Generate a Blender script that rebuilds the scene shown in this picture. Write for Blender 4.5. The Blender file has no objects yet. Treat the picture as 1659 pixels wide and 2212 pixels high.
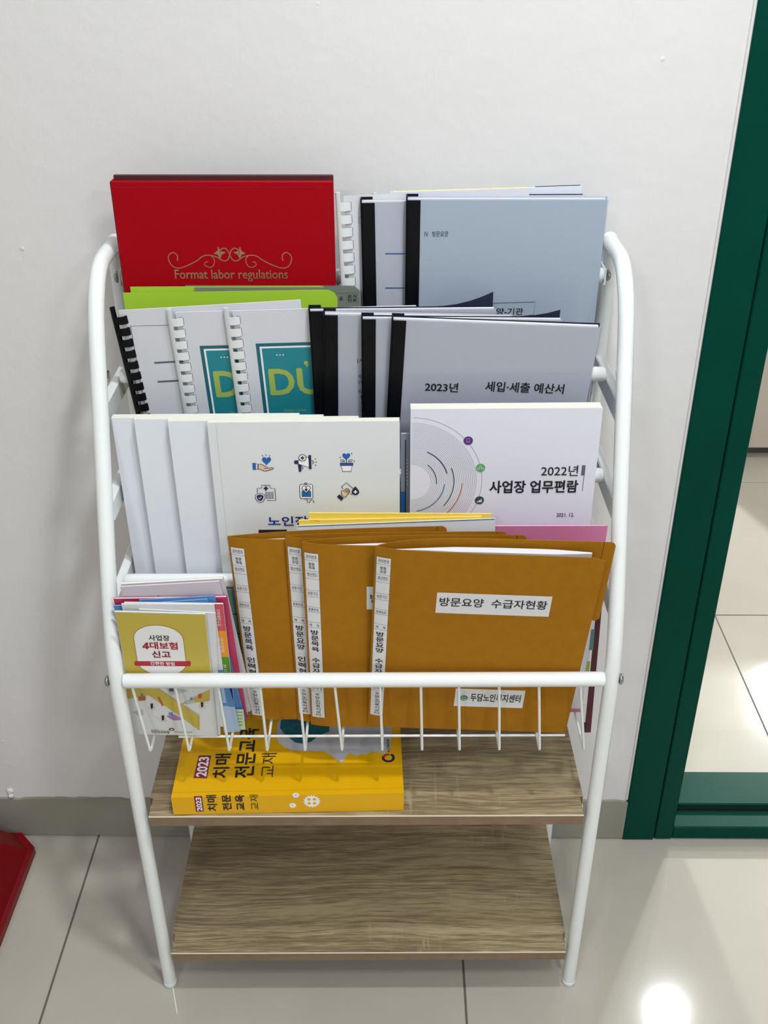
import bpy, math, random
from mathutils import Vector, Matrix
random.seed(7)
S = bpy.context.scene
COL = S.collection
# ------------------------------------------------------------------ camera
F, PITCH, YAW, ROLL, CD, CH = 2242.27, .5359, -.0125, -.0041, 1.2222, 1.3596
FW = Vector((math.sin(YAW)*math.cos(PITCH), math.cos(YAW)*math.cos(PITCH), -math.sin(PITCH)))
RT0 = Vector((math.cos(YAW), -math.sin(YAW), 0)); UP0 = RT0.cross(FW)
RT = RT0*math.cos(ROLL) + UP0*math.sin(ROLL); UP = -RT0*math.sin(ROLL) + UP0*math.cos(ROLL)
CAM = Vector((0, -CD, CH))
cd = bpy.data.cameras.new('camera'); cam = bpy.data.objects.new('camera', cd); COL.objects.link(cam)
cd.sensor_fit = 'VERTICAL'; cd.sensor_height = 36; cd.lens = F*36/2212; cd.clip_start = .02
cam.matrix_world = Matrix(((RT.x, UP.x, -FW.x, CAM.x), (RT.y, UP.y, -FW.y, CAM.y), (RT.z, UP.z, -FW.z, CAM.z), (0, 0, 0, 1)))
S.camera = cam
# ------------------------------------------------------------------ world, lights, exposure
w = bpy.data.worlds.new('world'); S.world = w; w.use_nodes = True
w.node_tree.nodes['Background'].inputs[0].default_value = (.9, .95, 1, 1)
w.node_tree.nodes['Background'].inputs[1].default_value = .05
CEIL = 2.3
def downlight(name, x, y, power, r=.09, col=(.93, .97, 1.0), z=CEIL-.012):
    l = bpy.data.lights.new(name, 'AREA'); l.shape = 'DISK'; l.size = 2*r; l.energy = power; l.color = col
    o = bpy.data.objects.new(name, l); COL.objects.link(o); o.location = (x, y, z)
    return o
downlight('ceiling_or_fill_lamp', .18, -.62, 10.5, .05)
downlight('ceiling_or_fill_lamp', .45, -1.35, 10, .16)
downlight('ceiling_or_fill_lamp', -.75, -2.4, 11, .16)  # fill lamp added behind the camera on the left, no fitting known there
downlight('ceiling_or_fill_lamp', 1.3, -2.4, 13, .16)  # matching fill on the right, an added unseen source to lift the front
downlight('ceiling_or_fill_lamp', 1.03, 1.205, 6.5, .032)
downlight('ceiling_or_fill_lamp', 2.10, 3.11, 110, .07)
downlight('ceiling_or_fill_lamp', .2, 3.2, 100, .09)
S.view_settings.view_transform = 'Standard'; S.view_settings.look = 'None'
S.view_settings.gamma = 1; S.view_settings.use_curve_mapping = False; S.view_settings.exposure = .46
S.cycles.use_denoising = True
S.cycles.max_bounces = 10; S.cycles.diffuse_bounces = 5; S.cycles.glossy_bounces = 5
S.cycles.transparent_max_bounces = 16; S.cycles.sample_clamp_indirect = 6

# ------------------------------------------------------------------ materials
def lin(c):
    return tuple(((v/255)/12.92 if v/255 <= .04045 else ((v/255+.055)/1.055)**2.4) for v in c) + (1,)
MATS = {}
def mat(name, c, rough=.5, metal=0, spec=.5, coat=0, bump=None, vary=None, coat_r=.1):
    if name in MATS: return MATS[name]
    m = bpy.data.materials.new(name); MATS[name] = m; m.use_nodes = True
    nt = m.node_tree; b = nt.nodes['Principled BSDF']
    b.inputs['Base Color'].default_value = lin(c); b.inputs['Roughness'].default_value = rough
    b.inputs['Metallic'].default_value = metal; b.inputs['Specular IOR Level'].default_value = spec
    b.inputs['Coat Weight'].default_value = coat; b.inputs['Coat Roughness'].default_value = coat_r
    if bump or vary:
        tc = nt.nodes.new('ShaderNodeTexCoord')
    if bump:
        for sc, st, dist in bump:
            n = nt.nodes.new('ShaderNodeTexNoise'); n.inputs['Scale'].default_value = sc; n.inputs['Detail'].default_value = 3
            nt.links.new(tc.outputs['Object'], n.inputs['Vector'])
            bp = nt.nodes.new('ShaderNodeBump'); bp.inputs['Strength'].default_value = st; bp.inputs['Distance'].default_value = dist
            nt.links.new(n.outputs['Fac'], bp.inputs['Height'])
            if b.inputs['Normal'].links: nt.links.new(b.inputs['Normal'].links[0].from_socket, bp.inputs['Normal'])
            nt.links.new(bp.outputs['Normal'], b.inputs['Normal'])
    if vary:
        sc, amt = vary
        n = nt.nodes.new('ShaderNodeTexNoise'); n.inputs['Scale'].default_value = sc; n.inputs['Detail'].default_value = 5
        nt.links.new(tc.outputs['Object'], n.inputs['Vector'])
        r = nt.nodes.new('ShaderNodeValToRGB'); L = lin(c)
        r.color_ramp.elements[0].position = .3; r.color_ramp.elements[1].position = .7
        r.color_ramp.elements[0].color = tuple(v*(1-amt) for v in L[:3])+(1,)
        r.color_ramp.elements[1].color = tuple(min(1, v*(1+amt)) for v in L[:3])+(1,)
        nt.links.new(n.outputs['Fac'], r.inputs[0]); nt.links.new(r.outputs[0], b.inputs['Base Color'])
    return m
WALL = mat('wall_paint', (219, 217, 216), .55, bump=[(55, .25, .002), (9, .25, .004), (330, .12, .0006)], vary=(2.2, .025))
# lumps in the wall paint
def lumps(m):
    nt = m.node_tree; b = nt.nodes['Principled BSDF']
    tc = nt.nodes.new('ShaderNodeTexCoord'); v = nt.nodes.new('ShaderNodeTexVoronoi'); v.inputs['Scale'].default_value = 16
    v.inputs['Randomness'].default_value = 1
    nt.links.new(tc.outputs['Object'], v.inputs['Vector'])
    r = nt.nodes.new('ShaderNodeValToRGB'); r.color_ramp.elements[0].position = 0; r.color_ramp.elements[1].position = .055
    r.color_ramp.elements[0].color = (1, 1, 1, 1); r.color_ramp.elements[1].color = (0, 0, 0, 1)
    nt.links.new(v.outputs['Distance'], r.inputs[0])
    bp = nt.nodes.new('ShaderNodeBump'); bp.inputs['Strength'].default_value = .8; bp.inputs['Distance'].default_value = .0014
    nt.links.new(r.outputs[0], bp.inputs['Height']); nt.links.new(b.inputs['Normal'].links[0].from_socket, bp.inputs['Normal'])
    nt.links.new(bp.outputs['Normal'], b.inputs['Normal'])
lumps(WALL)
CEILM = mat('ceiling_paint', (235, 235, 232), .8)
BASE = mat('baseboard_paint', (142, 140, 128), .42, bump=[(40, .2, .001)], vary=(6, .05))
TILE = mat('floor_tile_glaze', (178, 172, 161), .09, spec=.5, bump=[(14, .04, .002)], vary=(3.5, .07))
GROUT = mat('grout', (105, 100, 92), .9)
GREEN = mat('green_painted_metal', (0, 62, 49), .36, spec=.07, bump=[(30, .05, .001)], vary=(9, .08))
DARK = mat('dark_gap', (14, 14, 14), .8)
WMET = mat('white_enamel', (232, 236, 235), .22, spec=.5, coat=.3, bump=[(120, .03, .0005)])
CHROME = mat('bolt_steel', (170, 170, 168), .25, metal=1)
PAPER = mat('white_paper', (210, 211, 217), .7)
PAPERB = mat('paper_block', (226, 224, 208), .85)
COVERW = mat('white_card_cover', (224, 228, 235), .42, spec=.4, bump=[(260, .04, .0004)])
COVERG = mat('grey_white_cover', (218, 221, 222), .42, spec=.4, bump=[(260, .05, .0004)])
BLACK = mat('black_plastic', (5, 6, 10), .4, spec=.2)
NAVY = mat('navy_card', (22, 33, 58), .55)
COMBW = mat('white_comb_plastic', (222, 226, 226), .3)
INK = mat('black_ink', (24, 24, 30), .6)
INKG = mat('grey_ink', (95, 97, 105), .6)
KRAFT = mat('brown_kraft_card', (164, 111, 26), .8, spec=.08, bump=[(700, .15, .0003)], vary=(60, .05))
KRAFTD = mat('kraft_edge', (190, 150, 90), .8)
REDL = mat('red_leatherette', (156, 0, 16), .5, spec=.1, bump=[(900, .18, .0003)])
MAROON = mat('maroon_lining', (74, 20, 30), .6)
STITCH = mat('red_stitch', (120, 5, 14), .6)
FOIL = mat('gold_foil', (196, 150, 120), .28, metal=.9)
LIME = mat('lime_card', (160, 200, 48), .55)
SLEEVE = mat('grey_green_sleeve', (112, 122, 112), .3)
YEL = mat('yellow_gloss_cover', (224, 170, 0), .38, spec=.4, bump=[(500, .08, .0003)])
TEAL = mat('teal_print', (20, 128, 140), .45)
TEALD = mat('dark_teal_print', (12, 96, 108), .45)
YGR = mat('yellow_green_print', (158, 176, 82), .5)
WHITE = mat('white_print', (238, 238, 238), .5)
BLUE = mat('blue_print', (22, 96, 170), .5)
DBLUE = mat('dark_blue_print', (20, 30, 70), .5)
ROYAL = mat('royal_blue_print', (18, 48, 130), .5)
SKIN = mat('beige_print', (222, 192, 160), .5)
CRIM = mat('crimson_cover', (190, 48, 92), .45)
ROSE = mat('rose_red_print', (205, 80, 92), .5)
ORNG = mat('orange_print', (238, 150, 20), .5)
GRN = mat('leaf_green_print', (86, 150, 24), .5)
LBLUE = mat('pale_blue_print', (168, 192, 222), .5)
SKY = mat('sky_blue_print', (84, 140, 200), .5)
PURP = mat('purple_print', (82, 40, 120), .5)
GRNB = mat('green_badge_print', (92, 162, 104), .5)
SLATE = mat('slate_print', (50, 66, 76), .5)
OCHRE = mat('mustard_print', (196, 176, 70), .45)
REDP = mat('red_print', (178, 22, 40), .5)
PINKP = mat('pink_cover', (206, 122, 164), .5)
GREYP = mat('grey_print', (186, 186, 192), .5)
LABEL = mat('label_paper', (222, 223, 224), .6)
PALEG = mat('pale_green_print', (196, 214, 186), .5)
MTEAL = mat('muted_teal_cover', (98, 138, 134), .4)
PYEL = mat('pale_yellow_card', (246, 214, 84), .5)
PALEP = mat('pale_lilac_paper', (206, 198, 206), .5)
REDPL = mat('red_plastic', (118, 2, 10), .35, spec=.25, bump=[(200, .1, .0006)])
BEIGE = mat('beige_laminate', (196, 184, 172), .5)
RUST = mat('rust_orange_print', (186, 98, 40), .5)
LPURP = mat('lilac_print', (170, 120, 180), .5)

def wood():
    m = bpy.data.materials.new('weathered_oak_laminate'); m.use_nodes = True; nt = m.node_tree; b = nt.nodes['Principled BSDF']
    b.inputs['Roughness'].default_value = .48; b.inputs['Specular IOR Level'].default_value = .35
    N = nt.nodes.new; L = nt.links.new
    tc = N('ShaderNodeTexCoord')
    def mapping(s, src=None):
        mp = N('ShaderNodeMapping'); mp.inputs['Scale'].default_value = s; L(src or tc.outputs['Object'], mp.inputs['Vector']); return mp.outputs[0]
    # warp the coordinates
    nw = N('ShaderNodeTexNoise'); nw.inputs['Scale'].default_value = 3.2; nw.inputs['Detail'].default_value = 2; L(mapping((1, 2.4, 1)), nw.inputs['Vector'])
    mix = N('ShaderNodeVectorMath'); mix.operation = 'MULTIPLY_ADD'; L(nw.outputs['Color'], mix.inputs[0]); mix.inputs[1].default_value = (.0, .045, 0); L(tc.outputs['Object'], mix.inputs[2])
    wv = N('ShaderNodeTexNoise'); wv.inputs['Scale'].default_value = 1; wv.inputs['Detail'].default_value = 6; wv.inputs['Roughness'].default_value = .66
    L(mapping((13, 260, 90), mix.outputs[0]), wv.inputs['Vector'])
    fine = N('ShaderNodeTexNoise'); fine.inputs['Scale'].default_value = 1; fine.inputs['Detail'].default_value = 4; L(mapping((34, 560, 200)), fine.inputs['Vector'])
    big = N('ShaderNodeTexNoise'); big.inputs['Scale'].default_value = 1; big.inputs['Detail'].default_value = 2; L(mapping((1.2, 17, 3), mix.outputs[0]), big.inputs['Vector'])
    r1 = N('ShaderNodeValToRGB'); e = r1.color_ramp.elements
    e[0].position = .33; e[0].color = lin((112, 96, 74)); e[1].position = .68; e[1].color = lin((170, 154, 120))
    k = e.new(.48); k.color = lin((134, 117, 88))
    a1 = N('ShaderNodeMath'); a1.operation = 'MULTIPLY_ADD'; L(big.outputs['Fac'], a1.inputs[0]); a1.inputs[1].default_value = .75; a1.inputs[2].default_value = -.375
    a2 = N('ShaderNodeMath'); a2.operation = 'ADD'; L(wv.outputs['Fac'], a2.inputs[0]); L(a1.outputs[0], a2.inputs[1])
    a3 = N('ShaderNodeMath'); a3.operation = 'MULTIPLY_ADD'; L(fine.outputs['Fac'], a3.inputs[0]); a3.inputs[1].default_value = .42; L(a2.outputs[0], a3.inputs[2])
    a4 = N('ShaderNodeMath'); a4.operation = 'SUBTRACT'; L(a3.outputs[0], a4.inputs[0]); a4.inputs[1].default_value = .21
    L(a4.outputs[0], r1.inputs[0])
    # cross saw marks in patches
    saw = N('ShaderNodeTexNoise'); saw.inputs['Scale'].default_value = 1; saw.inputs['Detail'].default_value = 2; L(mapping((170, 14, 5)), saw.inputs['Vector'])
    patch = N('ShaderNodeTexNoise'); patch.inputs['Scale'].default_value = 1; patch.inputs['Detail'].default_value = 1; L(mapping((6.5, 13, 2)), patch.inputs['Vector'])
    rs = N('ShaderNodeValToRGB'); rs.color_ramp.elements[0].position = .6; rs.color_ramp.elements[1].position = .72; L(saw.outputs['Fac'], rs.inputs[0])
    rp = N('ShaderNodeValToRGB'); rp.color_ramp.elements[0].position = .57; rp.color_ramp.elements[1].position = .68; L(patch.outputs['Fac'], rp.inputs[0])
    mu = N('ShaderNodeMath'); mu.operation = 'MULTIPLY'; L(rs.outputs[0], mu.inputs[0]); L(rp.outputs[0], mu.inputs[1])
    mu2 = N('ShaderNodeMath'); mu2.operation = 'MULTIPLY'; L(mu.outputs[0], mu2.inputs[0]); mu2.inputs[1].default_value = .6
    mx = N('ShaderNodeMix'); mx.data_type = 'RGBA'; L(mu2.outputs[0], mx.inputs[0]); L(r1.outputs[0], mx.inputs[6]); mx.inputs[7].default_value = lin((176, 160, 122))
    L(mx.outputs[2], b.inputs['Base Color'])
    bp = N('ShaderNodeBump'); bp.inputs['Strength'].default_value = .2; bp.inputs['Distance'].default_value = .0006; L(a4.outputs[0], bp.inputs['Height']); L(bp.outputs[0], b.inputs['Normal'])
    return m
WOOD = wood()
EDGE = mat('pale_edge_band', (226, 220, 200), .5)
WOODF = mat('oak_edge_band', (128, 106, 82), .5, bump=[(300, .2, .0004)], vary=(60, .12))

def film(name, tint=(1, 1, 1), refl=.04, rough=.06, bmp=.15, grz=.9):
    m = bpy.data.materials.new(name); m.use_nodes = True; nt = m.node_tree; nt.nodes.clear()
    N = nt.nodes.new; L = nt.links.new
    o = N('ShaderNodeOutputMaterial'); t = N('ShaderNodeBsdfTransparent'); t.inputs[0].default_value = (*tint, 1)
    g = N('ShaderNodeBsdfGlossy'); g.inputs['Roughness'].default_value = rough
    ge = N('ShaderNodeNewGeometry'); dt = N('ShaderNodeVectorMath'); dt.operation = 'DOT_PRODUCT'; L(ge.outputs['Incoming'], dt.inputs[0]); L(ge.outputs['Normal'], dt.inputs[1])
    ab = N('ShaderNodeMath'); ab.operation = 'ABSOLUTE'; L(dt.outputs['Value'], ab.inputs[0])
    om = N('ShaderNodeMath'); om.operation = 'SUBTRACT'; om.inputs[0].default_value = 1; L(ab.outputs[0], om.inputs[1])
    pw = N('ShaderNodeMath'); pw.operation = 'POWER'; L(om.outputs[0], pw.inputs[0]); pw.inputs[1].default_value = 5
    a = N('ShaderNodeMath'); a.operation = 'MULTIPLY_ADD'; L(pw.outputs[0], a.inputs[0]); a.inputs[1].default_value = grz; a.inputs[2].default_value = refl
    tc = N('ShaderNodeTexCoord'); n = N('ShaderNodeTexNoise'); n.inputs['Scale'].default_value = 9; L(tc.outputs['Object'], n.inputs['Vector'])
    bp = N('ShaderNodeBump'); bp.inputs['Strength'].default_value = bmp; bp.inputs['Distance'].default_value = .004; L(n.outputs['Fac'], bp.inputs['Height']); L(bp.outputs[0], g.inputs['Normal'])
    s = N('ShaderNodeMixShader'); L(a.outputs[0], s.inputs[0]); L(t.outputs[0], s.inputs[1]); L(g.outputs[0], s.inputs[2])
    L(s.outputs[0], o.inputs[0]); return m
FILM = film('clear_cover_film', (.905, .915, .935), .02, .14, .3, .12)
GLASS = film('door_glass', (.985, .99, .985), .03, .0, .0, .9)

# ------------------------------------------------------------------ mesh helpers
class MB:
    def __init__(s): s.v = []; s.f = []; s.m = []; s.sm = []; s.mats = []
    def add(s, vs, fs, m, smooth=False):
        if m not in s.mats: s.mats.append(m)
        k = len(s.v); i = s.mats.index(m)
        s.v += [tuple(v) for v in vs]; s.f += [tuple(a+k for a in f) for f in fs]
        s.m += [i]*len(fs); s.sm += [smooth]*len(fs); return s
    def box(s, a, b, m, bev=0):
        (x0, y0, z0), (x1, y1, z1) = a, b
        if x1 < x0: x0, x1 = x1, x0
        if y1 < y0: y0, y1 = y1, y0
        if z1 < z0: z0, z1 = z1, z0
        if bev <= 0:
            vs = [(x, y, z) for z in (z0, z1) for y in (y0, y1) for x in (x0, x1)]
            return s.add(vs, [(0, 2, 3, 1), (4, 5, 7, 6), (0, 1, 5, 4), (2, 6, 7, 3), (0, 4, 6, 2), (1, 3, 7, 5)], m)
        c = bev
        pr = [(x0+c, y0), (x1-c, y0), (x1, y0+c), (x1, y1-c), (x1-c, y1), (x0+c, y1), (x0, y1-c), (x0, y0+c)]
        ins = [(min(max(x, x0+c), x1-c), min(max(y, y0+c), y1-c)) for x, y in pr]
        n = 8; vs = [(x, y, z0) for x, y in ins]+[(x, y, z0+c) for x, y in pr]+[(x, y, z1-c) for x, y in pr]+[(x, y, z1) for x, y in ins]
        fs = [tuple(reversed(range(n))), tuple(range(3*n, 4*n))]
        for l in range(3):
            for i in range(n): j = (i+1) % n; fs.append((l*n+i, l*n+j, (l+1)*n+j, (l+1)*n+i))
        return s.add(vs, fs, m)
    def prism(s, poly, z0, z1, m, axis='z'):
        # poly: CCW list in (a,b); extruded between z0 and z1 along axis
        n = len(poly)
        def P(a, b, c): return (a, b, c) if axis == 'z' else ((a, c, b) if axis == 'y' else (c, a, b))
        vs = [P(a, b, z0) for a, b in poly]+[P(a, b, z1) for a, b in poly]
        fs = [tuple(reversed(range(n))), tuple(range(n, 2*n))]+[(i, (i+1) % n, n+(i+1) % n, n+i) for i in range(n)]
        if axis == 'y': fs = [tuple(reversed(f)) for f in fs]
        return s.add(vs, fs, m)
    def tube(s, pts, r, m, n=12, cap=True, dome=False):
        pts = [Vector(p) for p in pts]; rings = []; k = len(pts)
        t0 = (pts[1]-pts[0]).normalized(); a = Vector((0, 0, 1)) if abs(t0.z) < .9 else Vector((1, 0, 0))
        u = t0.cross(a).normalized()
        vs = []
        for i, p in enumerate(pts):
            if i == 0: t = t0
            elif i == k-1: t = (pts[-1]-pts[-2]).normalized()
            else: t = ((pts[i]-pts[i-1]).normalized()+(pts[i+1]-pts[i]).normalized()).normalized()
            u = (u-t*u.dot(t)).normalized(); v = t.cross(u)
            rr = r[i] if isinstance(r, (list, tuple)) else r
            for j in range(n):
                an = 2*math.pi*j/n; vs.append(p+u*(rr*math.cos(an))+v*(rr*math.sin(an)))
        fs = []
        for i in range(k-1):
            for j in range(n): q = (j+1) % n; fs.append((i*n+j, i*n+q, (i+1)*n+q, (i+1)*n+j))
        s.add(vs, fs, m, True)
        if cap:
            s.add(vs[:n], [tuple(reversed(range(n)))], m); s.add(vs[-n:], [tuple(range(n))], m)
        return s
    def lathe(s, prof, m, n=20, M=None, smooth=True, caps=True):
        vs = []
        for r, z in prof:
            for j in range(n):
                an = 2*math.pi*j/n; v = Vector((r*math.cos(an), r*math.sin(an), z)); vs.append(M @ v if M else v)
        fs = []
        for i in range(len(prof)-1):
            for j in range(n): q = (j+1) % n; fs.append((i*n+j, i*n+q, (i+1)*n+q, (i+1)*n+j))
        k = len(prof)
        if caps: fs.append(tuple(reversed(range(n)))); fs.append(tuple(range((k-1)*n, k*n)))
        return s.add(vs, fs, m, smooth)
    def mesh(s, name):
        me = bpy.data.meshes.new(name); me.from_pydata(s.v, [], s.f)
        for m in s.mats: me.materials.append(m)
        me.polygons.foreach_set('material_index', s.m); me.polygons.foreach_set('use_smooth', s.sm); me.update()
        return me
    def build(s, name, parent=None, label=None, loc=None):
        o = bpy.data.objects.new(name, s.mesh(name)); COL.objects.link(o)
        if parent: o.parent = parent
        if loc: o.location = loc
        if label: o['label'] = label
        return o
def link(name, me, parent=None, loc=(0, 0, 0), rot=None):
    o = bpy.data.objects.new(name, me); COL.objects.link(o); o.parent = parent; o.location = loc
    if rot: o.rotation_euler = rot
    return o
def tag(o, label=None, cat=None, group=None, kind=None):
    if label: o['label'] = label
    if cat: o['category'] = cat
    if group: o['group'] = group
    if kind: o['kind'] = kind
    return o
def empty(name, M, label, cat, group=None):
    o = bpy.data.objects.new(name, None); COL.objects.link(o); o.matrix_world = M; o.empty_display_size = .02
    return tag(o, label, cat, group)
# text outlines (Blender's own font)
_tc = bpy.data.curves.new('glyphs', 'FONT'); _to = bpy.data.objects.new('glyphs', _tc); COL.objects.link(_to); _cache = {}
def glyphs(t, bold=0.0, sp=1.0, ls=1.0, align='LEFT'):
    key = (t, bold, sp, ls, align)
    if key in _cache: return _cache[key]
    _tc.body = t; _tc.offset = bold; _tc.space_character = sp; _tc.space_line = ls; _tc.align_x = align; _tc.resolution_u = 3
    bpy.context.view_layer.update()
    me = bpy.data.meshes.new_from_object(_to.evaluated_get(bpy.context.evaluated_depsgraph_get()))
    vs = [(v.co.x, v.co.y) for v in me.vertices]; fs = [tuple(p.vertices) for p in me.polygons]
    bpy.data.meshes.remove(me)
    xs = [v[0] for v in vs]; ys = [v[1] for v in vs]; x0, x1, y0, y1 = min(xs), max(xs), min(ys), max(ys)
    vs = [((x-x0)/(x1-x0), (y-y0)/(y1-y0)) for x, y in vs]
    _cache[key] = (vs, fs); return vs, fs

# ------------------------------------------------------------------ picking real planes along camera rays (layout helper)
XR, RY = -.0392, .012
def ray(px, py): return FW + RT*((px-829.5)/F) + UP*((1106-py)/F)
def hit(px, py, P0, N):
    d = ray(px, py); return CAM + d*((P0-CAM).dot(N)/d.dot(N))
def plane(y, z, slope, d=0.0, yaw=0.0, px=None):
    """leaning plane of a pocket: passes y at height z, dy/dz = slope; follows the rack's yaw"""
    P0 = Vector((XR if px is None else px, y+d+(0 if px is None else (px-XR)*RY), z)); ax = Vector((math.cos(RY-yaw), math.sin(RY-yaw), 0)); up = Vector((0, slope, 1)).normalized()
    return P0, up.cross(ax).normalized()*-1 if up.cross(ax).y > 0 else up.cross(ax).normalized(), ax, up
SMALL = ('stitching', 'punched_hole', 'dot_print', 'ring_print', 'grid_print', 'index_lettering', 'lettering', 'title_lettering', 'centre_lettering', 'foil_title', 'foil_ornament', 'cover_print', 'side_tab', 'spine_print', 'spine_lettering')
class Doc:
    """A sheet-like thing standing in a pocket. Local frame: origin bottom-left of front face, x right, y up the sheet, z towards the viewer."""
    def __init__(s, name, label, cat, group, pl, tl, tr=None, bl=None, h=.297, w=None):
        P0, N, ax, up = pl; s.N = N; s.P0 = P0
        A = hit(*tl, P0, N)
        if tr:
            B = hit(*tr, P0, N); u = (B-A).normalized(); s.w = w or (B-A).length
        else:
            u = ax; s.w = w
        if bl:
            Bl = hit(*bl, P0, N); v = (A-Bl).normalized(); u = v.cross(N).normalized()
            if u.x < 0: u = -u
        v = N.cross(u).normalized()
        if v.z < 0: v = -v
        s.u, s.v = u, v; s.h = h; O = A - v*h
        s.M = Matrix(((u.x, v.x, N.x, O.x), (u.y, v.y, N.y, O.y), (u.z, v.z, N.z, O.z), (0, 0, 0, 1)))
        s.Mi = s.M.inverted(); s.root = empty(name, s.M, label, cat, group); s.surf = lambda x, y: 0.0
        s.pr = {}; s.lay = 1; s.name = name
    def loc(s, px, py):
        q = s.Mi @ hit(px, py, s.P0, s.N); return q.x, q.y
    def part(s, name, mb, label=None): return mb.build(name, s.root, label)
    # --- prints on the front face
    def _p(s, part): return s.pr.setdefault(part, MB())
    def poly(s, pts, m, part='cover_print', lay=1):
        e = .00012*lay+.00006
        s._p(part).add([(x, y, s.surf(x, y)+e) for x, y in pts], [tuple(range(len(pts)))], m)
    def rect(s, x0, y0, x1, y1, m, part='cover_print', lay=1, nx=1, ny=1):
        e = .00012*lay+.00006+(.0002 if nx > 1 else 0)
        vs = [(x0+(x1-x0)*i/nx, y0+(y1-y0)*j/ny) for j in range(ny+1) for i in range(nx+1)]
        fs = [(j*(nx+1)+i, j*(nx+1)+i+1, (j+1)*(nx+1)+i+1, (j+1)*(nx+1)+i) for j in range(ny) for i in range(nx)]
        s._p(part).add([(x, y, s.surf(x, y)+e) for x, y in vs], fs, m)
    def stroke(s, pts, wd, m, part='cover_print', lay=2, closed=False):
        if closed: pts = pts+[pts[0]]
        e = .00012*lay+.00006; vs = []
        for i, (x, y) in enumerate(pts):
            a = pts[max(i-1, 0)]; b = pts[min(i+1, len(pts)-1)]
            if closed and i in (0, len(pts)-1): a = pts[-2]; b = pts[1]
            dx, dy = b[0]-a[0], b[1]-a[1]; L = math.hypot(dx, dy) or 1; nx, ny = -dy/L*wd/2, dx/L*wd/2
            vs += [(x+nx, y+ny), (x-nx, y-ny)]
        fs = [(2*i, 2*i+1, 2*i+3, 2*i+2) for i in range(len(pts)-1)]
        s._p(part).add([(x, y, s.surf(x, y)+e) for x, y in vs], fs, m)
    def disc(s, cx, cy, r, m, part='cover_print', lay=1, ry=None, n=20):
        s.poly([(cx+r*math.cos(2*math.pi*i/n), cy+(ry or r)*math.sin(2*math.pi*i/n)) for i in range(n)], m, part, lay)
    def ring(s, cx, cy, r, wd, m, part='cover_print', lay=2, a0=0, a1=360, n=24):
        s.stroke([(cx+r*math.cos(math.radians(a0+(a1-a0)*i/n)), cy+r*math.sin(math.radians(a0+(a1-a0)*i/n))) for i in range(n+1)], wd, m, part, lay)
    def text(s, t, x0, y0, x1, y1, m, bold=0.0, part='lettering', lay=3, rot=0, sp=1.0, ls=1.0, align='LEFT'):
        vs, fs = glyphs(t, bold if bold <= .03 else .004, sp, ls, align); e = .00012*lay+.00006+(.0002 if 'index' in part or 'title' in part else 0); out = []
        for ci, (sx_, sy_) in enumerate(((0, 0),) if bold <= .03 else ((0, 0), (1, 0), (-1, 0), (0, 1), (0, -1))):
            out = []; q = bold*.5*abs(y1-y0 if not rot else x1-x0)
            for a, b in vs:
                if rot == 90: a, b = 1-b, a
                elif rot == -90: a, b = b, 1-a
                x, y = x0+(x1-x0)*a+q*sx_, y0+(y1-y0)*b+q*sy_; out.append((x, y, s.surf(x, y)+e+ci*.00003))
            s._p(part).add(out, fs, m)
    def bb(s, px0, py0, px1, py1):
        """local box of a photo-measured box (left, top, right, bottom)"""
        xm, ym = (px0+px1)/2, (py0+py1)/2
        return s.loc(px0, ym)[0], s.loc(xm, py1)[1], s.loc(px1, ym)[0], s.loc(xm, py0)[1]
    def ptext(s, t, box, m, bold=0.0, **k): s.text(t, *s.bb(*box), m, bold, **k)
    def prect(s, box, m, **k): s.rect(*s.bb(*box), m, **k)
    def ppoly(s, pts, m, **k): s.poly([s.loc(*p) for p in pts], m, **k)
    def pstroke(s, pts, wd, m, **k): s.stroke([s.loc(*p) for p in pts], wd, m, **k)
    def flush(s):
        for n, mb in s.pr.items():
            o = mb.build(n.rstrip('0123456789'), s.root)
            if n in SMALL: o['kind'] = 'stuff'
        s.pr = {}
        return s
def leaf(name, label, cat, group, pl, tl, tr, h, t, cover, w=None, bl=None, back=None, pages=None, booklet=True):
    """stapled or glued booklet: folded cover plus page block"""
    D = Doc(name, label, cat, group, pl, tl, tr, bl, h, w); W = D.w; c = min(.0005, t*.25)
    mb = MB(); mb.box((0, 0, -c), (W, h, 0), cover); mb.box((0, 0, -t), (c, h, -c), cover); mb.box((0, 0, -t), (W, h, -t+c), back or cover)
    D.part('cover', mb)
    D.part('pages', MB().box((c, .0006, -t+c), (W-.0008, h-.0003, -c), pages or PAPERB))
    D.t = t
    return D

# ================================================================== THE SETTING
def struct(name, mb, parent=None): return tag(mb.build(name, parent), kind='structure')
DX0, DX1 = .385, 1.42      # door opening
wb = MB(); wb.box((-2.2, 0, 0), (DX0-.006, .12, CEIL), WALL); wb.box((DX1, 0, 0), (2.4, .12, CEIL), WALL); wb.box((DX0-.006, 0, 2.08), (DX1, .12, CEIL), WALL)
struct('wall_back', wb)
struct('wall_left', MB().box((-2.3, -3.6, 0), (-2.2, .12, CEIL), WALL))
struct('wall_right', MB().box((2.4, -3.6, 0), (2.5, .12, CEIL), WALL))
struct('wall_front', MB().box((-2.3, -3.7, 0), (2.5, -3.6, CEIL), WALL))
struct('wall_beyond', MB().box((-2.3, 4.6, 0), (3.6, 4.7, CEIL), WALL).box((3.5, .12, 0), (3.6, 4.6, CEIL), WALL).box((-2.3, .12, 0), (-2.2, 4.6, CEIL), WALL))
struct('ceiling', MB().box((-2.3, -3.7, CEIL), (3.6, 4.7, CEIL+.1), CEILM))
fl = bpy.data.objects.new('floor', None); COL.objects.link(fl); tag(fl, kind='structure')
MB().box((-2.3, -3.7, -.03), (3.6, 4.7, -.0022), GROUT).build('grout_bed', fl)
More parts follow.
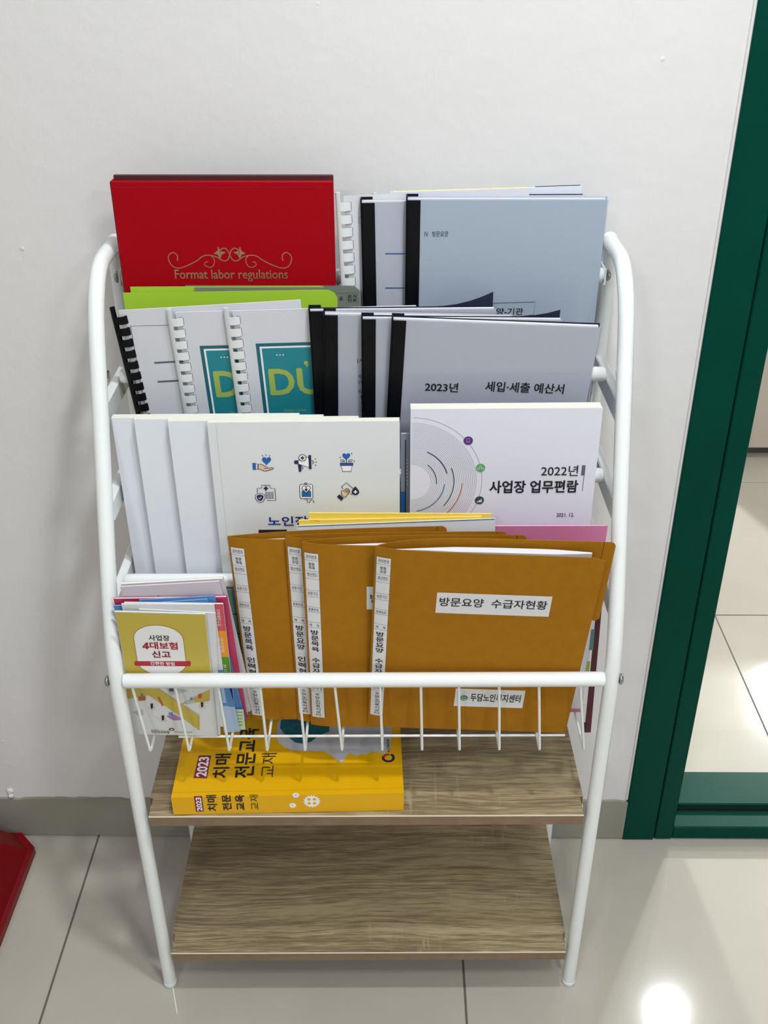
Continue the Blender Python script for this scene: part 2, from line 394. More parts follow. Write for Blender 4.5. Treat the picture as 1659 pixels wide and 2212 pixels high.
tme = MB().box((.0015, .0015, -.012), (.5985, .5985, 0), TILE, .0006).mesh('tile')
for i in range(-4, 6):
    for j in range(-7, 8):
        x, y = .102+.6*i, .028+.6*j
        if x > 3.5 or y > 4.6 or x < -2.8 or y < -4.2: continue
        link('tile', tme, fl, (x, y, random.uniform(-.0002, .0002)))
bb = MB()
n = 230; top = [(-2.2+(DX0-.004+2.2)*i/n, .0885+random.uniform(-.0016, .0004)-(.0025 if random.random() < .12 else 0)) for i in range(n+1)]
bb.prism([(top[0][0], .004), (DX0-.004, .004)]+list(reversed(top)), -.0045, 0, BASE, 'y')
struct('baseboard_back', bb)
struct('baseboard_left', MB().box((-2.2, -3.6, .002), (-2.194, 0, .089), BASE))
struct('baseboard_right', MB().box((2.394, -3.6, .002), (2.4, 0, .089), BASE))
MB().add([(-.3219, -.2816, .0004), (-.3207, -.2812, .0004), (-.3061, -.3248, .0004), (-.3073, -.3252, .0004)], [(0, 3, 2, 1)], CEILM).build('scratch_mark', fl)
# paint lip where the wall meets the door frame
struct('trim_1', MB().tube([(DX0-.006, -.0005, .09), (DX0-.0055, -.0008, 1.0), (DX0-.006, -.0005, 2.1)], .0022, WALL, 8))
# green door: fixed jamb, leaf with stile and rail, glass
dr = bpy.data.objects.new('door_1', None); COL.objects.link(dr); dr.location = (DX0, 0, 0); tag(dr, kind='structure')
def dpart(name, mb): return mb.build(name, dr, loc=(-DX0, 0, 0))
dpart('door_frame', MB().box((DX0-.004, -.006, .001), (.4325, .15, 2.08), GREEN, .0015))
dpart('door_frame', MB().box((DX1-.05, -.006, .001), (DX1, .15, 2.08), GREEN, .0015))
dpart('door_frame', MB().box((.4325, -.006, 2.03), (DX1-.05, .15, 2.08), GREEN, .0015))
dpart('door_gap', MB().box((.4325, .004, .002), (.4345, .14, 2.03), DARK))
dpart('stile', MB().box((.4345, -.005, .002), (.4630, .115, 2.028), GREEN, .0015))
dpart('stile', MB().box((DX1-.085, -.005, .002), (DX1-.052, .115, 2.028), GREEN, .0015))
dpart('bottom_rail', MB().box((.4630, -.004, .002), (DX1-.085, .034, .030), GREEN, .002))
dpart('rail_groove', MB().box((.4630, .034, .002), (DX1-.085, .037, .034), DARK))
dpart('bottom_rail', MB().box((.4630, .036, .002), (DX1-.085, .112, .042), GREEN, .002))
dpart('glass_pane', MB().box((.4635, .1125, .042), (DX1-.0855, .1145, 2.0), GLASS))
# beyond the door: low laminate counter with dark plinth
ct = empty('counter', Matrix.Translation((2.2, 1.6, 0)), 'beige laminate counter with dark toe kick seen through the glass door', 'counter')
MB().box((-1.4, -.23, .03), (1.2, .3, .745), BEIGE, .003).build('counter_body', ct)
MB().box((-1.38, -.20, 0), (1.18, .28, .03), DARK).build('plinth', ct)
MB().box((-1.42, -.25, .745), (1.22, .32, .775), BEIGE, .003).build('counter_top', ct)

# ================================================================== MAGAZINE RACK
RM = Matrix.Translation((XR, 0, 0)) @ Matrix.Rotation(RY, 4, 'Z')
rack = empty('magazine_rack', RM, 'white tubular metal magazine rack with two oak-effect shelves against the wall', 'rack')
HW = .2892
def smooth_path(pts, rad, n=6):
    out = [Vector(pts[0])]
    for i in range(1, len(pts)-1):
        a, b, c = Vector(pts[i-1]), Vector(pts[i]), Vector(pts[i+1]); r = rad[i-1]
        p = b+(a-b).normalized()*min(r, (a-b).length*.48); q = b+(c-b).normalized()*min(r, (c-b).length*.48)
        for k in range(n+1):
            t = k/n; out.append(p*(1-t)**2+b*2*t*(1-t)+q*t*t)
    out.append(Vector(pts[-1])); return out
legprof = [(-.2735, .004), (-.281, .573), (-.2655, .645), (-.123, 1.012), (-.019, 1.012)]
RODS = [(-.2815, .5732), (-.2134, .6673), (-.153, .7735), (-.1064, .8817), (-.046, .9797)]
for sx in (-1, 1):
    side = []
    pth = smooth_path([(sx*HW, y, z) for y, z in legprof], [.05, .06, .075])
    fr = MB().tube(pth, .0091, WMET, 16)
    o = fr.build('front_leg', rack)
    MB().lathe([(.0089, -.0005), (.0096, 0), (.0096, .008), (.0089, .0085)], COMBW, 16, Matrix.Translation((sx*HW, -.2735, .0006))).build('foot_cap', o)
    MB().lathe([(.0001, 0), (.0093, 0), (.0098, .002), (.0098, .007)], WMET, 16, Matrix.Translation((sx*HW, -.0125, 1.012)) @ Matrix.Rotation(math.pi/2, 4, 'X')).build('end_cap', o)
    MB().tube([(sx*HW, -.024, .003), (sx*HW, -.024, 1.003)], .0088, WMET, 14).build('rear_post', rack)
    for (y1, z) in ((-.158, .862), (-.196, .757), (-.236, .652)):
        MB().box((sx*HW-.0055, y1-.01, z-.0125), (sx*HW+.0055, -.027, z+.0125), WMET, .0015).build('side_bar', rack)
    for z in (.345, .077):
        yb = -.262
        MB().box((sx*(HW-.010)-.0012, yb, z-.022), (sx*(HW-.010)+.0012, -.03, z-.001), WMET).box((sx*(HW-.010), yb, z-.003), (sx*(HW-.026), -.03, z-.001), WMET).build('shelf_bracket', rack)
    MB().box((sx*(HW-.009)-.001, -.055, .971), (sx*(HW-.009)+.001, -.022, .989), WMET).build('bracket_plate', rack)
    for k, (y, z) in enumerate(RODS):
        xo = sx*(HW+.0088) if k == 0 else sx*(HW-.004)
        if k in (0, 4, 3):
            xx = xo if k == 0 else sx*(HW+.0055 if k == 3 else HW-.005)
            M = Matrix.Translation((xx, y, z)) @ Matrix.Rotation(sx*math.pi/2, 4, 'Y')
            MB().lathe([(.0065, 0), (.0068, .001), (.0058, .003), (.003, .0042), (.0008, .0045)], CHROME, 16, M).build('bolt', rack)
for k, (y, z) in enumerate(RODS):
    L = .2802
    MB().tube([(-L, y, z), (-L+.003, y, z), (L-.003, y, z), (L, y, z)], [.0078, .0088, .0088, .0078], WMET, 16).build('front_bar' if k == 0 else 'cross_rod', rack)
# wire baskets: every V wire is a part
tops = [285, 378, 471, 562, 645, 723, 821, 909, 991, 1078, 1164, 1253]
tips = [324, 408, 495, 577, 659, 739, 826, 912, 993, 1079, 1166, 1262]
Ri = RM.inverted()
def rx(px, py, y):
    P0 = RM @ Vector((0, y, 0)); N = Vector((math.sin(RY), -math.cos(RY), 0)); return (Ri @ hit(px, py, P0, N)).x
BK = [(.006, .075, .1175), (.006, .061, .116), (.006, .069, .116), (.0125, .0534, .116)]
for k in range(4):
    (y0, z0), (y1, z1) = RODS[k], RODS[k+1]
    for a, b in zip(tops, tips):
        xa = rx(a, 1483, RODS[0][0]); xb = rx(b, 1617, -.2755); dt, dr_, zd = BK[k]; zt = z0-zd
        pts = [(xa, y0, z0-.006), (xa+(xb-xa)*.04, y0+.0005, z0-.012), (xb, y0+dt, zt), (xb, y0+dr_, zt+.0005), (xb, y1, z1-.006)]
        MB().tube(smooth_path(pts, [.003, .0045, .006], 4), .0018, WMET, 7).build('basket_wire', rack)
    MB().tube([(-.262, y0+.0005, z0-.0105), (.262, y0+.0005, z0-.0105)], .0014, WMET, 7).build('basket_rail', rack)
    MB().tube([(-.235 if k == 0 else -.25, y0+.036, z0-BK[k][2]-.0030), (.25, y0+.036, z0-BK[k][2]-.0030)], .0018, WMET, 7).build('basket_rail', rack)
# shelves
def shelf(z, zname):
    T = .016; yf, yb = -.2925, -.035; W2, W1 = .2895, .2745; yn = -.262
    poly = [(-W1, yf), (W1, yf), (W1, yn), (W2-.011, yn), (W2-.011, yb), (-W2+.011, yb), (-W2+.011, yn), (-W1, yn)]
    o = MB().prism(poly, z-T, z, WOOD).build('shelf_board', rack)
    MB().box((-W1, yf-.0008, z-T), (W1, yf, z-.0012), WOODF).build('front_edge', o)
    MB().box((-W1, yf-.001, z-.0012), (W1, yf, z+.0002), EDGE).build('edge_band', o)
    return o
shelf(.362, 'u'); shelf(.094, 'l')

# ================================================================== DOCUMENT BUILDERS
def comb_booklet(label, group, pl, tl, bl, w, h=.297, t=.003, col=COMBW, n=21, cover=PAPER):
    D = Doc('comb_bound_booklet', label, 'booklet', group, pl, tl, None, bl, h, w)
    D.part('cover', MB().box((.0092, 0, -.0004), (w, h, 0), cover))
    D.part('pages', MB().box((.0094, .0005, -t), (w-.0006, h-.0008, -.0004), PAPER))
    cx, cz, rx_, rz = .0084, -.0001, .0084, .0036
    sp = MB(); prof = []
    for i in range(9):
        a = math.radians(118+124*i/8); prof.append((cx+rx_*math.cos(a), cz+rz*math.sin(a)))
    vs = [(x, y, z) for y in (-.004, h+.004) for x, z in prof]; vs += [(x+.0005, y, z) for x, y, z in vs]
    fs = []
    for i in range(8):
        fs += [(i, i+1, 10+i, 9+i), (18+i, 27+i, 28+i, 19+i)]
    fs += [(0, 9, 27, 18), (8, 26, 35, 17)]+[(i, 18+i, 19+i, i+1) for i in range(8)]+[(9+i, 10+i, 28+i, 27+i) for i in range(8)]
    sp.add(vs, fs, col, False); D.part('comb_spine', sp)
    rg = MB(); P = []
    for i in range(11):
        a = math.radians(125-112*i/10); P.append((cx+rx_*1.01*math.cos(a), cz+rz*1.05*math.sin(a)))
    P.append((P[-1][0]+.0002, -.0002)); hw = .0047
    vs = [(x, s*hw, z) for s in (-1, 1) for x, z in P]; vs += [(x, y, z-.0005) for x, y, z in vs]; m_ = len(P)
    fs = [(i, i+1, m_+i+1, m_+i) for i in range(m_-1)]+[(2*m_+i, 3*m_+i, 3*m_+i+1, 2*m_+i+1) for i in range(m_-1)]
    fs += [(i, 2*m_+i, 2*m_+i+1, i+1) for i in range(m_-1)]+[(m_+i, m_+i+1, 3*m_+i+1, 3*m_+i) for i in range(m_-1)]
    rg.add(vs, fs, col, False); me = rg.mesh('comb_ring')
    for i in range(n):
        y = h-.011-i*.01415
        link('comb_ring', me, D.root, (0, y, 0))
        D.rect(.0140, y-.0046, .0172, y+.0046, INK, 'punched_hole', 1)
    D.t = t; return D
def slide_file(label, group, pl, tl, tr, h=.300, t=.006, curl=0.0, clear=True, page=PAPER, backm=NAVY, w=None, sheets=True, bw=.0148, sag=0.0, cs=.4):
    D = Doc('report_file', label, 'file', group, pl, tl, tr, None, h, w); W = D.w; c = .0006
    # slide binder: C section
    b = MB(); b.box((-.0008, -.002, -t-.001), (.0008, h+.004, .0014), BLACK, .0003); b.box((.0008, -.002, .0002), (bw, h-.001, .0014), BLACK, .0003); b.box((.0008, -.002, -t-.001), (bw*.85, h+.004, -t), BLACK, .0003)
    for k in range(6):
        y = h-.026-k*.046; b.box((bw*.62, y-.004, .0014), (bw*.78, y+.004, .0019), BLACK)
    D.part('slide_binder', b)
    def sg(x): return sag*math.sin(math.pi*min(1, x/W))
    n = 12; m = MB(); vs = []
    for i in range(n+1):
        x = .001+(W-.001)*i/n
        vs += [(x, 0, 0), (x, h-.001-.0*sg(x), 0), (x, 0, -.0004), (x, h-.001, -.0004)]
    fs = []
    for i in range(n):
        a = 4*i; b2 = a+4; fs += [(a, b2, b2+1, a+1), (a+2, a+3, b2+3, b2+2), (a+1, b2+1, b2+3, a+3)]
    fs += [(4*n, 4*n+2, 4*n+3, 4*n+1)]
    m.add(vs, fs, page, False); D.part('front_page', m)
    D.part('pages', MB().box((.0008, .001, -t+.0012), (W-.0025, h+.0002, -.0005), PAPER))
    if clear: D.part('clear_cover', MB().box((.001, -.0005, .00025 if False else .0007), (W+.001, h, .0009), FILM))
    # back cover, may curl backwards
    m = MB(); vs = []; n = 14
    for i in range(n+1):
        x = .001+(W-.001)*i/n; z = -t-curl*(max(0, i/n-cs)/(1-cs))**2
        vs += [(x, 0, -t+.0003), (x, h*.5, -t+.0003), (x, h+.001, z+.0003), (x, 0, -t-.0002), (x, h*.5, -t-.0002), (x, h+.001, z-.0002)]
    fs = []
    for i in range(n):
        a = 6*i; q = a+6; fs += [(a, q, q+1, a+1), (a+1, q+1, q+2, a+2), (a+3, a+4, q+4, q+3), (a+4, a+5, q+5, q+4), (a+2, q+2, q+5, a+5), (a, a+3, q+3, q)]
    fs += [(6*n, 6*n+3, 6*n+4, 6*n+1), (6*n+1, 6*n+4, 6*n+5, 6*n+2)]
    m.add(vs, fs, backm, False); D.part('back_cover', m)
    D.t = t; return D

# ------------------------------------------------------------------ ROW 1 (top pocket)
def P1(d=0): return plane(-.0855, .8817, .0, d)
# red folder
D = Doc('presentation_folder', 'red leatherette folder with gold foil title, tallest in the top row', 'folder', None, P1(.008), (237, 391), (720, 391), None, .318)
W, H = D.w, D.h; T = .0165
mb = MB().box((0, 0, -.004), (W, H, 0), REDL, .0016); D.part('front_cover', mb)
D.part('back_cover', MB().box((.001, 0, -T), (W-.0005, H+.0035, -T+.0035), MAROON, .001))
D.part('spine', MB().box((-.001, 0, -T), (.0022, H-.001, -.002), REDL, .0008))
D.part('pages', MB().box((.003, .003, -T+.0036), (W-.005, H-.006, -.0042), MAROON))
st = []; x = .008
def dash(a, b, n):
    for i in range(n):
        t0, t1 = i/n, (i+.6)/n; D.stroke([(a[0]+(b[0]-a[0])*t0, a[1]+(b[1]-a[1])*t0), (a[0]+(b[0]-a[0])*t1, a[1]+(b[1]-a[1])*t1)], .0007, STITCH, 'stitching', 1)
dash((.004, H-.0065), (W-.006, H-.0065), 80); dash((W-.006, H-.0065), (W-.006, .01), 100)
# foil ornament
cx = D.loc(497, 560)[0]; yb = D.loc(497, 566)[1]; k = (D.loc(630, 560)[0]-D.loc(364, 560)[0])/2
def q2(pts, n=8):
    out = []
    for i in range(0, len(pts)-2, 2):
        a, b, c = pts[i:i+3]
        for j in range(n): t = j/n; out.append((a[0]*(1-t)**2+2*b[0]*t*(1-t)+c[0]*t*t, a[1]*(1-t)**2+2*b[1]*t*(1-t)+c[1]*t*t))
    out.append(pts[-1]); return out
for sx in (-1, 1):
    def Q(pts): return [(cx+sx*k*x, yb+k*y) for x, y in q2(pts)]
    D.stroke(Q([(-.86, .02), (-.82, .14), (-.92, .16), (-1.04, .12), (-.98, -.02), (-.92, -.14), (-.76, -.08), (-.6, -.02), (-.5, .05), (-.4, .16), (-.2, .08), (-.05, -.06), (0, .12)]), .0011, FOIL, 'foil_ornament')
    D.stroke(Q([(0, .12), (-.04, .26), (-.12, .22), (-.18, .18), (-.14, .12)]), .0011, FOIL, 'foil_ornament')
    D.stroke(Q([(-.3, .1), (-.22, .04), (-.28, -.06), (-.34, -.12), (-.42, -.05), (-.42, .02), (-.36, .0)]), .0009, FOIL, 'foil_ornament')
    D.poly([(cx+sx*k*x, yb+k*y) for x, y in ((-.18, .26), (-.14, .18), (-.06, .16), (-.13, .12), (-.16, .04), (-.19, .12), (-.26, .14), (-.19, .19))][::1 if sx > 0 else -1], FOIL, 'foil_ornament', 2)
D.ptext('Format labor regulations', (378, 582, 622, 608), FOIL, .012, part='foil_title'); D.flush()
# lime folders
def lime(label, group, d, tl, tr, h, m, notch, tt=.0008, nm='card_folder'):
    D = Doc(nm, label, 'folder', group, P1(d), tl, tr, None, h); W = D.w
    for z, n_ in ((0, 'front_panel'), (-tt-.0003, 'back_panel')):
        poly = [(0, 0), (W, 0), (W, h-notch), (W-notch*.35, h-notch*.45), (W-notch, h-.0005), (W-notch*1.8, h), (0, h)] if notch else [(0, 0), (W, 0), (W, h), (0, h)]
        D.part(n_, MB().prism(poly, z-tt*.5, z, m))
    return D
Dg = lime('grey-green plastic sleeve with a small printed grid, front one behind the lime folder', None, .002, (420, 622), (777, 621), .205, SLEEVE, .005)
Dg.stroke([Dg.loc(727, 633), Dg.loc(772, 632), Dg.loc(773, 655)], .0005, INKG, 'grid_print'); Dg.stroke([Dg.loc(748, 633), Dg.loc(749, 655)], .0004, INKG, 'grid_print')
Dg.ptext('표', (733, 641, 741, 648), INK, .01); Dg.ptext('표지\n번호', (751, 636, 771, 652), INK, .01); Dg.flush()
lime('grey-green plastic sleeve, the rear one behind the lime folders', None, .006, (400, 617), (772, 618), .208, SLEEVE, .004)
lime('lime green card folder, the front and lower one before the red folder', 'lime folders before the red folder', 0, (265, 633), (728, 626), .205, LIME, .009)
lime('lime green card folder, the rear one peeping above the front lime folder', 'lime folders before the red folder', .004, (281, 620), (704, 618), .2085, LIME, .004)
# clear-covered file at the top right
D = slide_file('wide clear-covered file with black slide binder, right of the top row', 'slide binder files in the top row', P1(0), (879, 430), (1313, 430), .300, .0065, page=mat('pale_blue_white_page', (192, 204, 214), .5), backm=LBLUE)
D.ptext('Ⅳ.  방문요양', (917, 499, 968, 511), INK, .0)
D.pstroke([(1060, 655), (1156, 652), (1153, 680), (1060, 690)], .0005, INK)
D.ptext('방문요양-기관', (1020, 665, 1130, 680), INK, .01)
D.flush()
D = slide_file('white file with black slide binder and blue rules, left of the clear one', 'slide binder files in the top row', P1(.009), (780, 436), (1196, 430), .297, .005, page=PAPER, backm=PAPER)
for y in (548, 622): D.pstroke([(832, y), (905, y)], .0012, BLUE)
D.flush()
D = comb_booklet('white comb-bound booklet beside the red folder in the top row', None, P1(.0155), (724, 424), (738, 640), .212, .299, .003)
D.pstroke([(788, 469), (775, 469), (775, 481), (788, 481)], .0004, INK); D.flush()
D = leaf('booklet', 'white booklet with yellow and navy top edge, rearmost against the wall', 'booklet', None, P1(.0275), (843, 415), (1256, 402), .302, .0022, COVERW, back=COVERW)
D.part('yellow_edge', MB().box((.004, .3012, -.0024), (D.w*.72, .3026, -.0020), PYEL)); D.part('navy_edge', MB().box((D.w*.76, .3012, -.0024), (D.w-.001, .3028, -.0020), NAVY))
D = comb_booklet('white comb-bound booklet with dotted blue top, behind the two top-row files', None, P1(.0232), (804, 424), (806, 600), .235, .297, .0015)
for i in range(9): D.disc(.03+i*.011, .2955, .0028, LBLUE, 'dot_print')
D.flush()
D.part('navy_edge', MB().box((.02, .2968, -.0022), (.232, .2978, -.0016), NAVY))
D = leaf('booklet', 'light blue sheet peeping out at the far right of the top row', 'booklet', None, P1(.0190), (1100, 426), (1312, 425), .297, .0012, SKY)

# ------------------------------------------------------------------ ROW 2
def P2(d=0): return plane(-.165, .967, -.13, d)
D = slide_file('white budget file with black slide binder, front right of the second row', 'slide binder files in the second row', P2(0), (848, 689), (1298, 706), .300, .0055, backm=NAVY, curl=.001)
D.ptext('2023년', (918, 826, 990, 846), INK, .018); D.ptext('세입·세출 예산서', (1048, 826, 1219, 848), INK, .018)
D.flush()
D = slide_file('white file with slide binder and curling navy back, behind the budget file', 'slide binder files in the second row', P2(.0075), (782, 687), (1216, 690), .300, .0045, backm=NAVY, curl=.016, cs=.76)
D = slide_file('white file with small printed articles, third slide binder from the right', 'slide binder files in the second row', P2(.0142), (700, 678), (1108, 686), .300, .0045, backm=PAPER, curl=0)
D.ptext('[시', (772, 774, 785, 784), INK, .01)
for i, (t, y) in enumerate((('제1', 814), ('보지', 826), ('제2', 846), ('1', 858), ('2', 867), ('3', 876), ('4', 886))): D.ptext(t, (773 if len(t) > 1 else 780, y-5, 783, y+3), INK, .0)
D.flush()
D = slide_file('white file with slide binder and widely curling navy back, leftmost binder', 'slide binder files in the second row', P2(.0218), (668, 670), (1072, 666), .300, .004, backm=NAVY, curl=.034, cs=.66)
def du(D, x0, y0, full):
    """teal cover panel with the big letters; x0,y0 = local top-left of panel"""
    D.rect(x0, y0-.16, x0+.118, y0, TEALD, 'cover_print', 1); D.rect(x0+.004, y0-.156, x0+.114, y0-.004, WHITE, 'cover_print', 2)
    D.rect(x0+.0062, y0-.154, x0+.112, y0-.0062, TEAL, 'cover_print', 3)
    for i in range(3): D.disc(x0+.0225+i*.0035, y0-.0150, .0008, WHITE, 'cover_print', 4)
    D.text('D', x0+.0115, y0-.0665, x0+.0385, y0-.0335, YGR, .06, lay=4); D.text('U', x0+.0435, y0-.0665, x0+.0705, y0-.0335, YGR, .06, lay=4)
    D.disc(x0+.0545, y0-.0262, .0027, YGR, 'cover_print', 4); D.poly([(x0+.0571, y0-.0258), (x0+.0566, y0-.0305), (x0+.0540, y0-.0318), (x0+.0547, y0-.0285)], YGR, 'cover_print', 4)
    D.text('Dream Union', x0+.024, y0-.090, x0+.05, y0-.087, YGR, .0, lay=4)
    D.flush()
D = comb_booklet('white comb booklet with teal cover panel, nearest the black slide binders', 'comb-bound booklets with teal panels', P2(.0276), (483, 672), (513, 889), .21)
x0, y0 = D.loc(552, 742); du(D, x0, y0, True)
D = comb_booklet('white comb booklet with teal panel cut off by its neighbour, middle of three', 'comb-bound booklets with teal panels', P2(.03155), (360, 675), (397, 889), .21)
x0, y0 = D.loc(431, 747); du(D, x0, y0, False)
D = comb_booklet('black comb-bound booklet with thin frame on white cover, leftmost in second row', None, P2(.03535), (238, 672), (292, 889), .21, col=BLACK)
D.pstroke([(400, 702), (282, 704), (316, 895)], .0006, INK)
D.prect((333, 780, 395, 784), INKG); D.prect((340, 821, 400, 825), INKG); D.flush()

# ------------------------------------------------------------------ ROW 3
def P3(d=0): return plane(-.2025, .667, -.002, d)
g3 = 'thick white manuals fanned in the third row'
def manual(label, d, tl, bl, t=.0094):
    D = leaf('paperback_manual', label, 'book', g3, P3(d), tl, None, .297, t, COVERG if d == 0 else COVERW, w=.2095, bl=bl)
    x = .0095; D.stroke([(x, .001), (x, .296)], .0004, mat('score_line', (196, 198, 204), .5), 'score_line', 1); return D
D = manual('white care manual with six blue icons on the cover, front of the fan', 0, (447, 913), (482, 1243))
def Z(x, y): return D.loc(520+x/4.608, 950+y/4.608)
IC = [0]
def ZS(pts, m=INK, wd=.0007, lay=4, closed=False): D.stroke([Z(*p) for p in pts], wd, m, 'cover_icon%d' % IC[0], lay, closed)
def ZP(pts, m, lay=3): D.poly([Z(*p) for p in pts], m, 'cover_icon%d' % IC[0], lay)
def ZC(x, y, r, m, lay=3, ry=None): a = Z(x, y); D.disc(a[0], a[1], r/4.608/1960, m, 'cover_icon%d' % IC[0], lay, (ry or r)/4.608/1960)
def ZR(x, y, r, m=INK, wd=.0007, lay=4):
    a = Z(x, y); D.ring(a[0], a[1], r/4.608/1960, wd, m, 'cover_icon%d' % IC[0], lay)
def heart(x, y, s, m, lay=3, outline=False):
    pts = []
    for i in range(24):
        t = 2*math.pi*i/24; pts.append((x+s*math.sin(t)**3, y-s*(13*math.cos(t)-5*math.cos(2*t)-2*math.cos(3*t)-math.cos(4*t))/16))
    ZS(pts, INK, .0007, lay, True) if outline else ZP(pts, m, lay)
def cross(x, y, s, m, lay=5):
    t = s*.36
    ZP([(x-t, y-s), (x+t, y-s), (x+t, y+s), (x-t, y+s)], m, lay); ZP([(x-s, y-t), (x+s, y-t), (x+s, y+t), (x-s, y+t)], m, lay+.4)
heart(257, 205, 46, BLUE)
for a, b in (((213, 150), (222, 163)), ((252, 143), (252, 158)), ((291, 150), (286, 163))): ZS([a, b])
ZP([(116, 228), (150, 230), (152, 297), (120, 297)], BLUE); ZS([(152, 236), (172, 240), (172, 290), (152, 292)])
hand = [(174, 242), (205, 240), (235, 258), (265, 270), (272, 282), (315, 274), (328, 280), (320, 290), (255, 307), (232, 308), (200, 292), (174, 288)]
ZP(hand, SKIN); ZS(hand, closed=True); ZS([(232, 282), (268, 284)])
# megaphone
IC[0] += 1
horn = [(572, 205), (672, 168), (690, 276), (575, 240)]; ZP(horn, WHITE); ZS(horn, closed=True)
ZP([(674, 150), (700, 150), (706, 290), (680, 288)], DBLUE, 5); ZP([(530, 215), (540, 203), (572, 203), (574, 240), (545, 240), (532, 230)], DBLUE, 4)
ZP([(570, 240), (606, 248), (602, 316), (580, 316)], DBLUE, 5); ZC(615, 176, 36, WHITE, 6); ZR(615, 176, 36, lay=7); cross(615, 176, 18, DBLUE, 8)
ZS([(706, 203), (722, 212), (726, 226), (712, 238)]); ZS([(604, 268), (620, 270), (618, 290), (604, 292)])
for a, b in (((736, 192), (748, 185)), ((742, 219), (760, 220)), ((738, 247), (752, 254))): ZS([a, b])
# plant
IC[0] += 1
heart(1051, 162, 40, BLUE); ZS([(1052, 195), (1053, 230)]); ZP([(988, 230), (1120, 230), (1118, 252), (990, 252)], BLUE, 4); ZS([(988, 230), (1120, 230), (1118, 252), (990, 252)], lay=5, closed=True)
pot = [(1002, 254), (1108, 254), (1100, 312), (1014, 312)]; ZP(pot, WHITE); ZS(pot, closed=True)
for sx in (-1, 1): ZS([(1053+sx*18, 215), (1053+sx*30, 198), (1053+sx*60, 196), (1053+sx*50, 216), (1053+sx*18, 215)])
for x, y in ((1104, 134), (991, 174), (1131, 211)): ZC(x, y, 6, DBLUE)
# hospital and shield
IC[0] += 1
ZS([(168, 530), (164, 482), (208, 480), (208, 450), (292, 450), (296, 480), (340, 484), (350, 602), (262, 602)]); cross(251, 481, 22, DBLUE)
for i in range(3):
    for j in range(3):
        x, y = 256+i*29+j*2, 527+j*24; ZS([(x-8, y-7), (x+8, y-7), (x+8, y+7), (x-8, y+7)], closed=True)
sh = [(146, 546), (192, 528), (240, 544), (240, 580), (226, 606), (200, 620), (170, 608), (150, 584)]; ZP(sh, WHITE, 5); ZS(sh, lay=6, closed=True)
ZP([(158, 552), (192, 540), (228, 552), (226, 578), (214, 598), (196, 606), (174, 596), (162, 578)], DBLUE, 7); ZS([(180, 572), (190, 582), (206, 564)], WHITE, .0008, 8)
# drip bag
IC[0] += 1
bag = [(592, 446), (610, 440), (700, 440), (716, 450), (718, 575), (704, 584), (604, 584), (592, 572), (586, 470)]; ZP(bag, WHITE); ZS(bag, closed=True)
ZP([(605, 508), (628, 502), (652, 525), (676, 502), (700, 508), (702, 566), (608, 566)], BLUE, 5); heart(652, 486, 42, WHITE, 6); heart(652, 486, 42, INK, 7, True); cross(652, 492, 16, DBLUE, 8)
ZR(648, 436, 12); ZS([(634, 586), (670, 586)]); ZS([(658, 592), (664, 616), (684, 624), (692, 606), (704, 594), (722, 600), (730, 624)])
# hand with card and drop
IC[0] += 1
ZS([(1004, 465), (1050, 426), (1122, 486), (1122, 520), (1102, 546), (1088, 530)]); ZS([(1004, 465), (1020, 486)])
hd = [(1004, 545), (1002, 510), (1012, 500), (1020, 508), (1055, 478), (1070, 484), (1082, 500), (1088, 512), (1040, 572)]; ZP(hd, SKIN, 4); ZS(hd, lay=5, closed=True)
for o_ in (0, 14, 28): ZS([(1034+o_, 516+o_*.4), (1062+o_*.7, 490+o_*.5)], lay=6)
ZP([(958, 566), (980, 540), (1026, 576), (1004, 604)], DBLUE, 6)
ZP([(1140, 460), (1168, 490), (1181, 515), (1172, 538), (1142, 550), (1112, 538), (1103, 515), (1114, 490)], DBLUE, 6); cross(1142, 514, 17, WHITE, 8)
D.ptext('노인장기', (579, 1115, 692, 1135), ROYAL, .04); D.prect((559, 1144, 620, 1160), INK); D.flush()
manual('plain white manual with blank visible strip, second from front of the fan', .0098, (362, 910), (405, 1245))
manual('plain white manual with blank visible strip, third from front of the fan', .0196, (289, 906), (338, 1245))
manual('plain white manual with blank visible strip, rear and leftmost of the fan', .0294, (240, 903), (294, 1245))
# 2022 handbook
D = leaf('paperback_handbook', 'white 2022 handbook with circular line pattern, right of the third row', 'book', None, P3(0), (887, 884), (1303, 881), .297, .0145, mat('lilac_white_cover', (219, 220, 231), .4))
def Y(x, y): return D.loc(860+x/3.607, 860+y/3.607)
c0 = Y(96, 655); R1 = Y(652, 655)[0]-c0[0]; wmax, hmax = D.w, D.h
def arc(r, a0, a1, wd, m, lay=2, n=48):
    seg = []
    for i in range(n+1):
        a = math.radians(a0+(a1-a0)*i/n); x, y = c0[0]+r*math.cos(a), c0[1]+r*math.sin(a)
        if x > .0006 and y < hmax-.0006: seg.append((x, y))
        elif len(seg) > 1: D.stroke(seg, wd, m, 'cover_print', lay); seg = []
        else: seg = []
    if len(seg) > 1: D.stroke(seg, wd, m, 'cover_print', lay)
arc(R1, -88, 88, .0003, INKG)
for i in range(26):
    arc(R1*(.29+i*.0252), -89, 89, .00022, INKG)
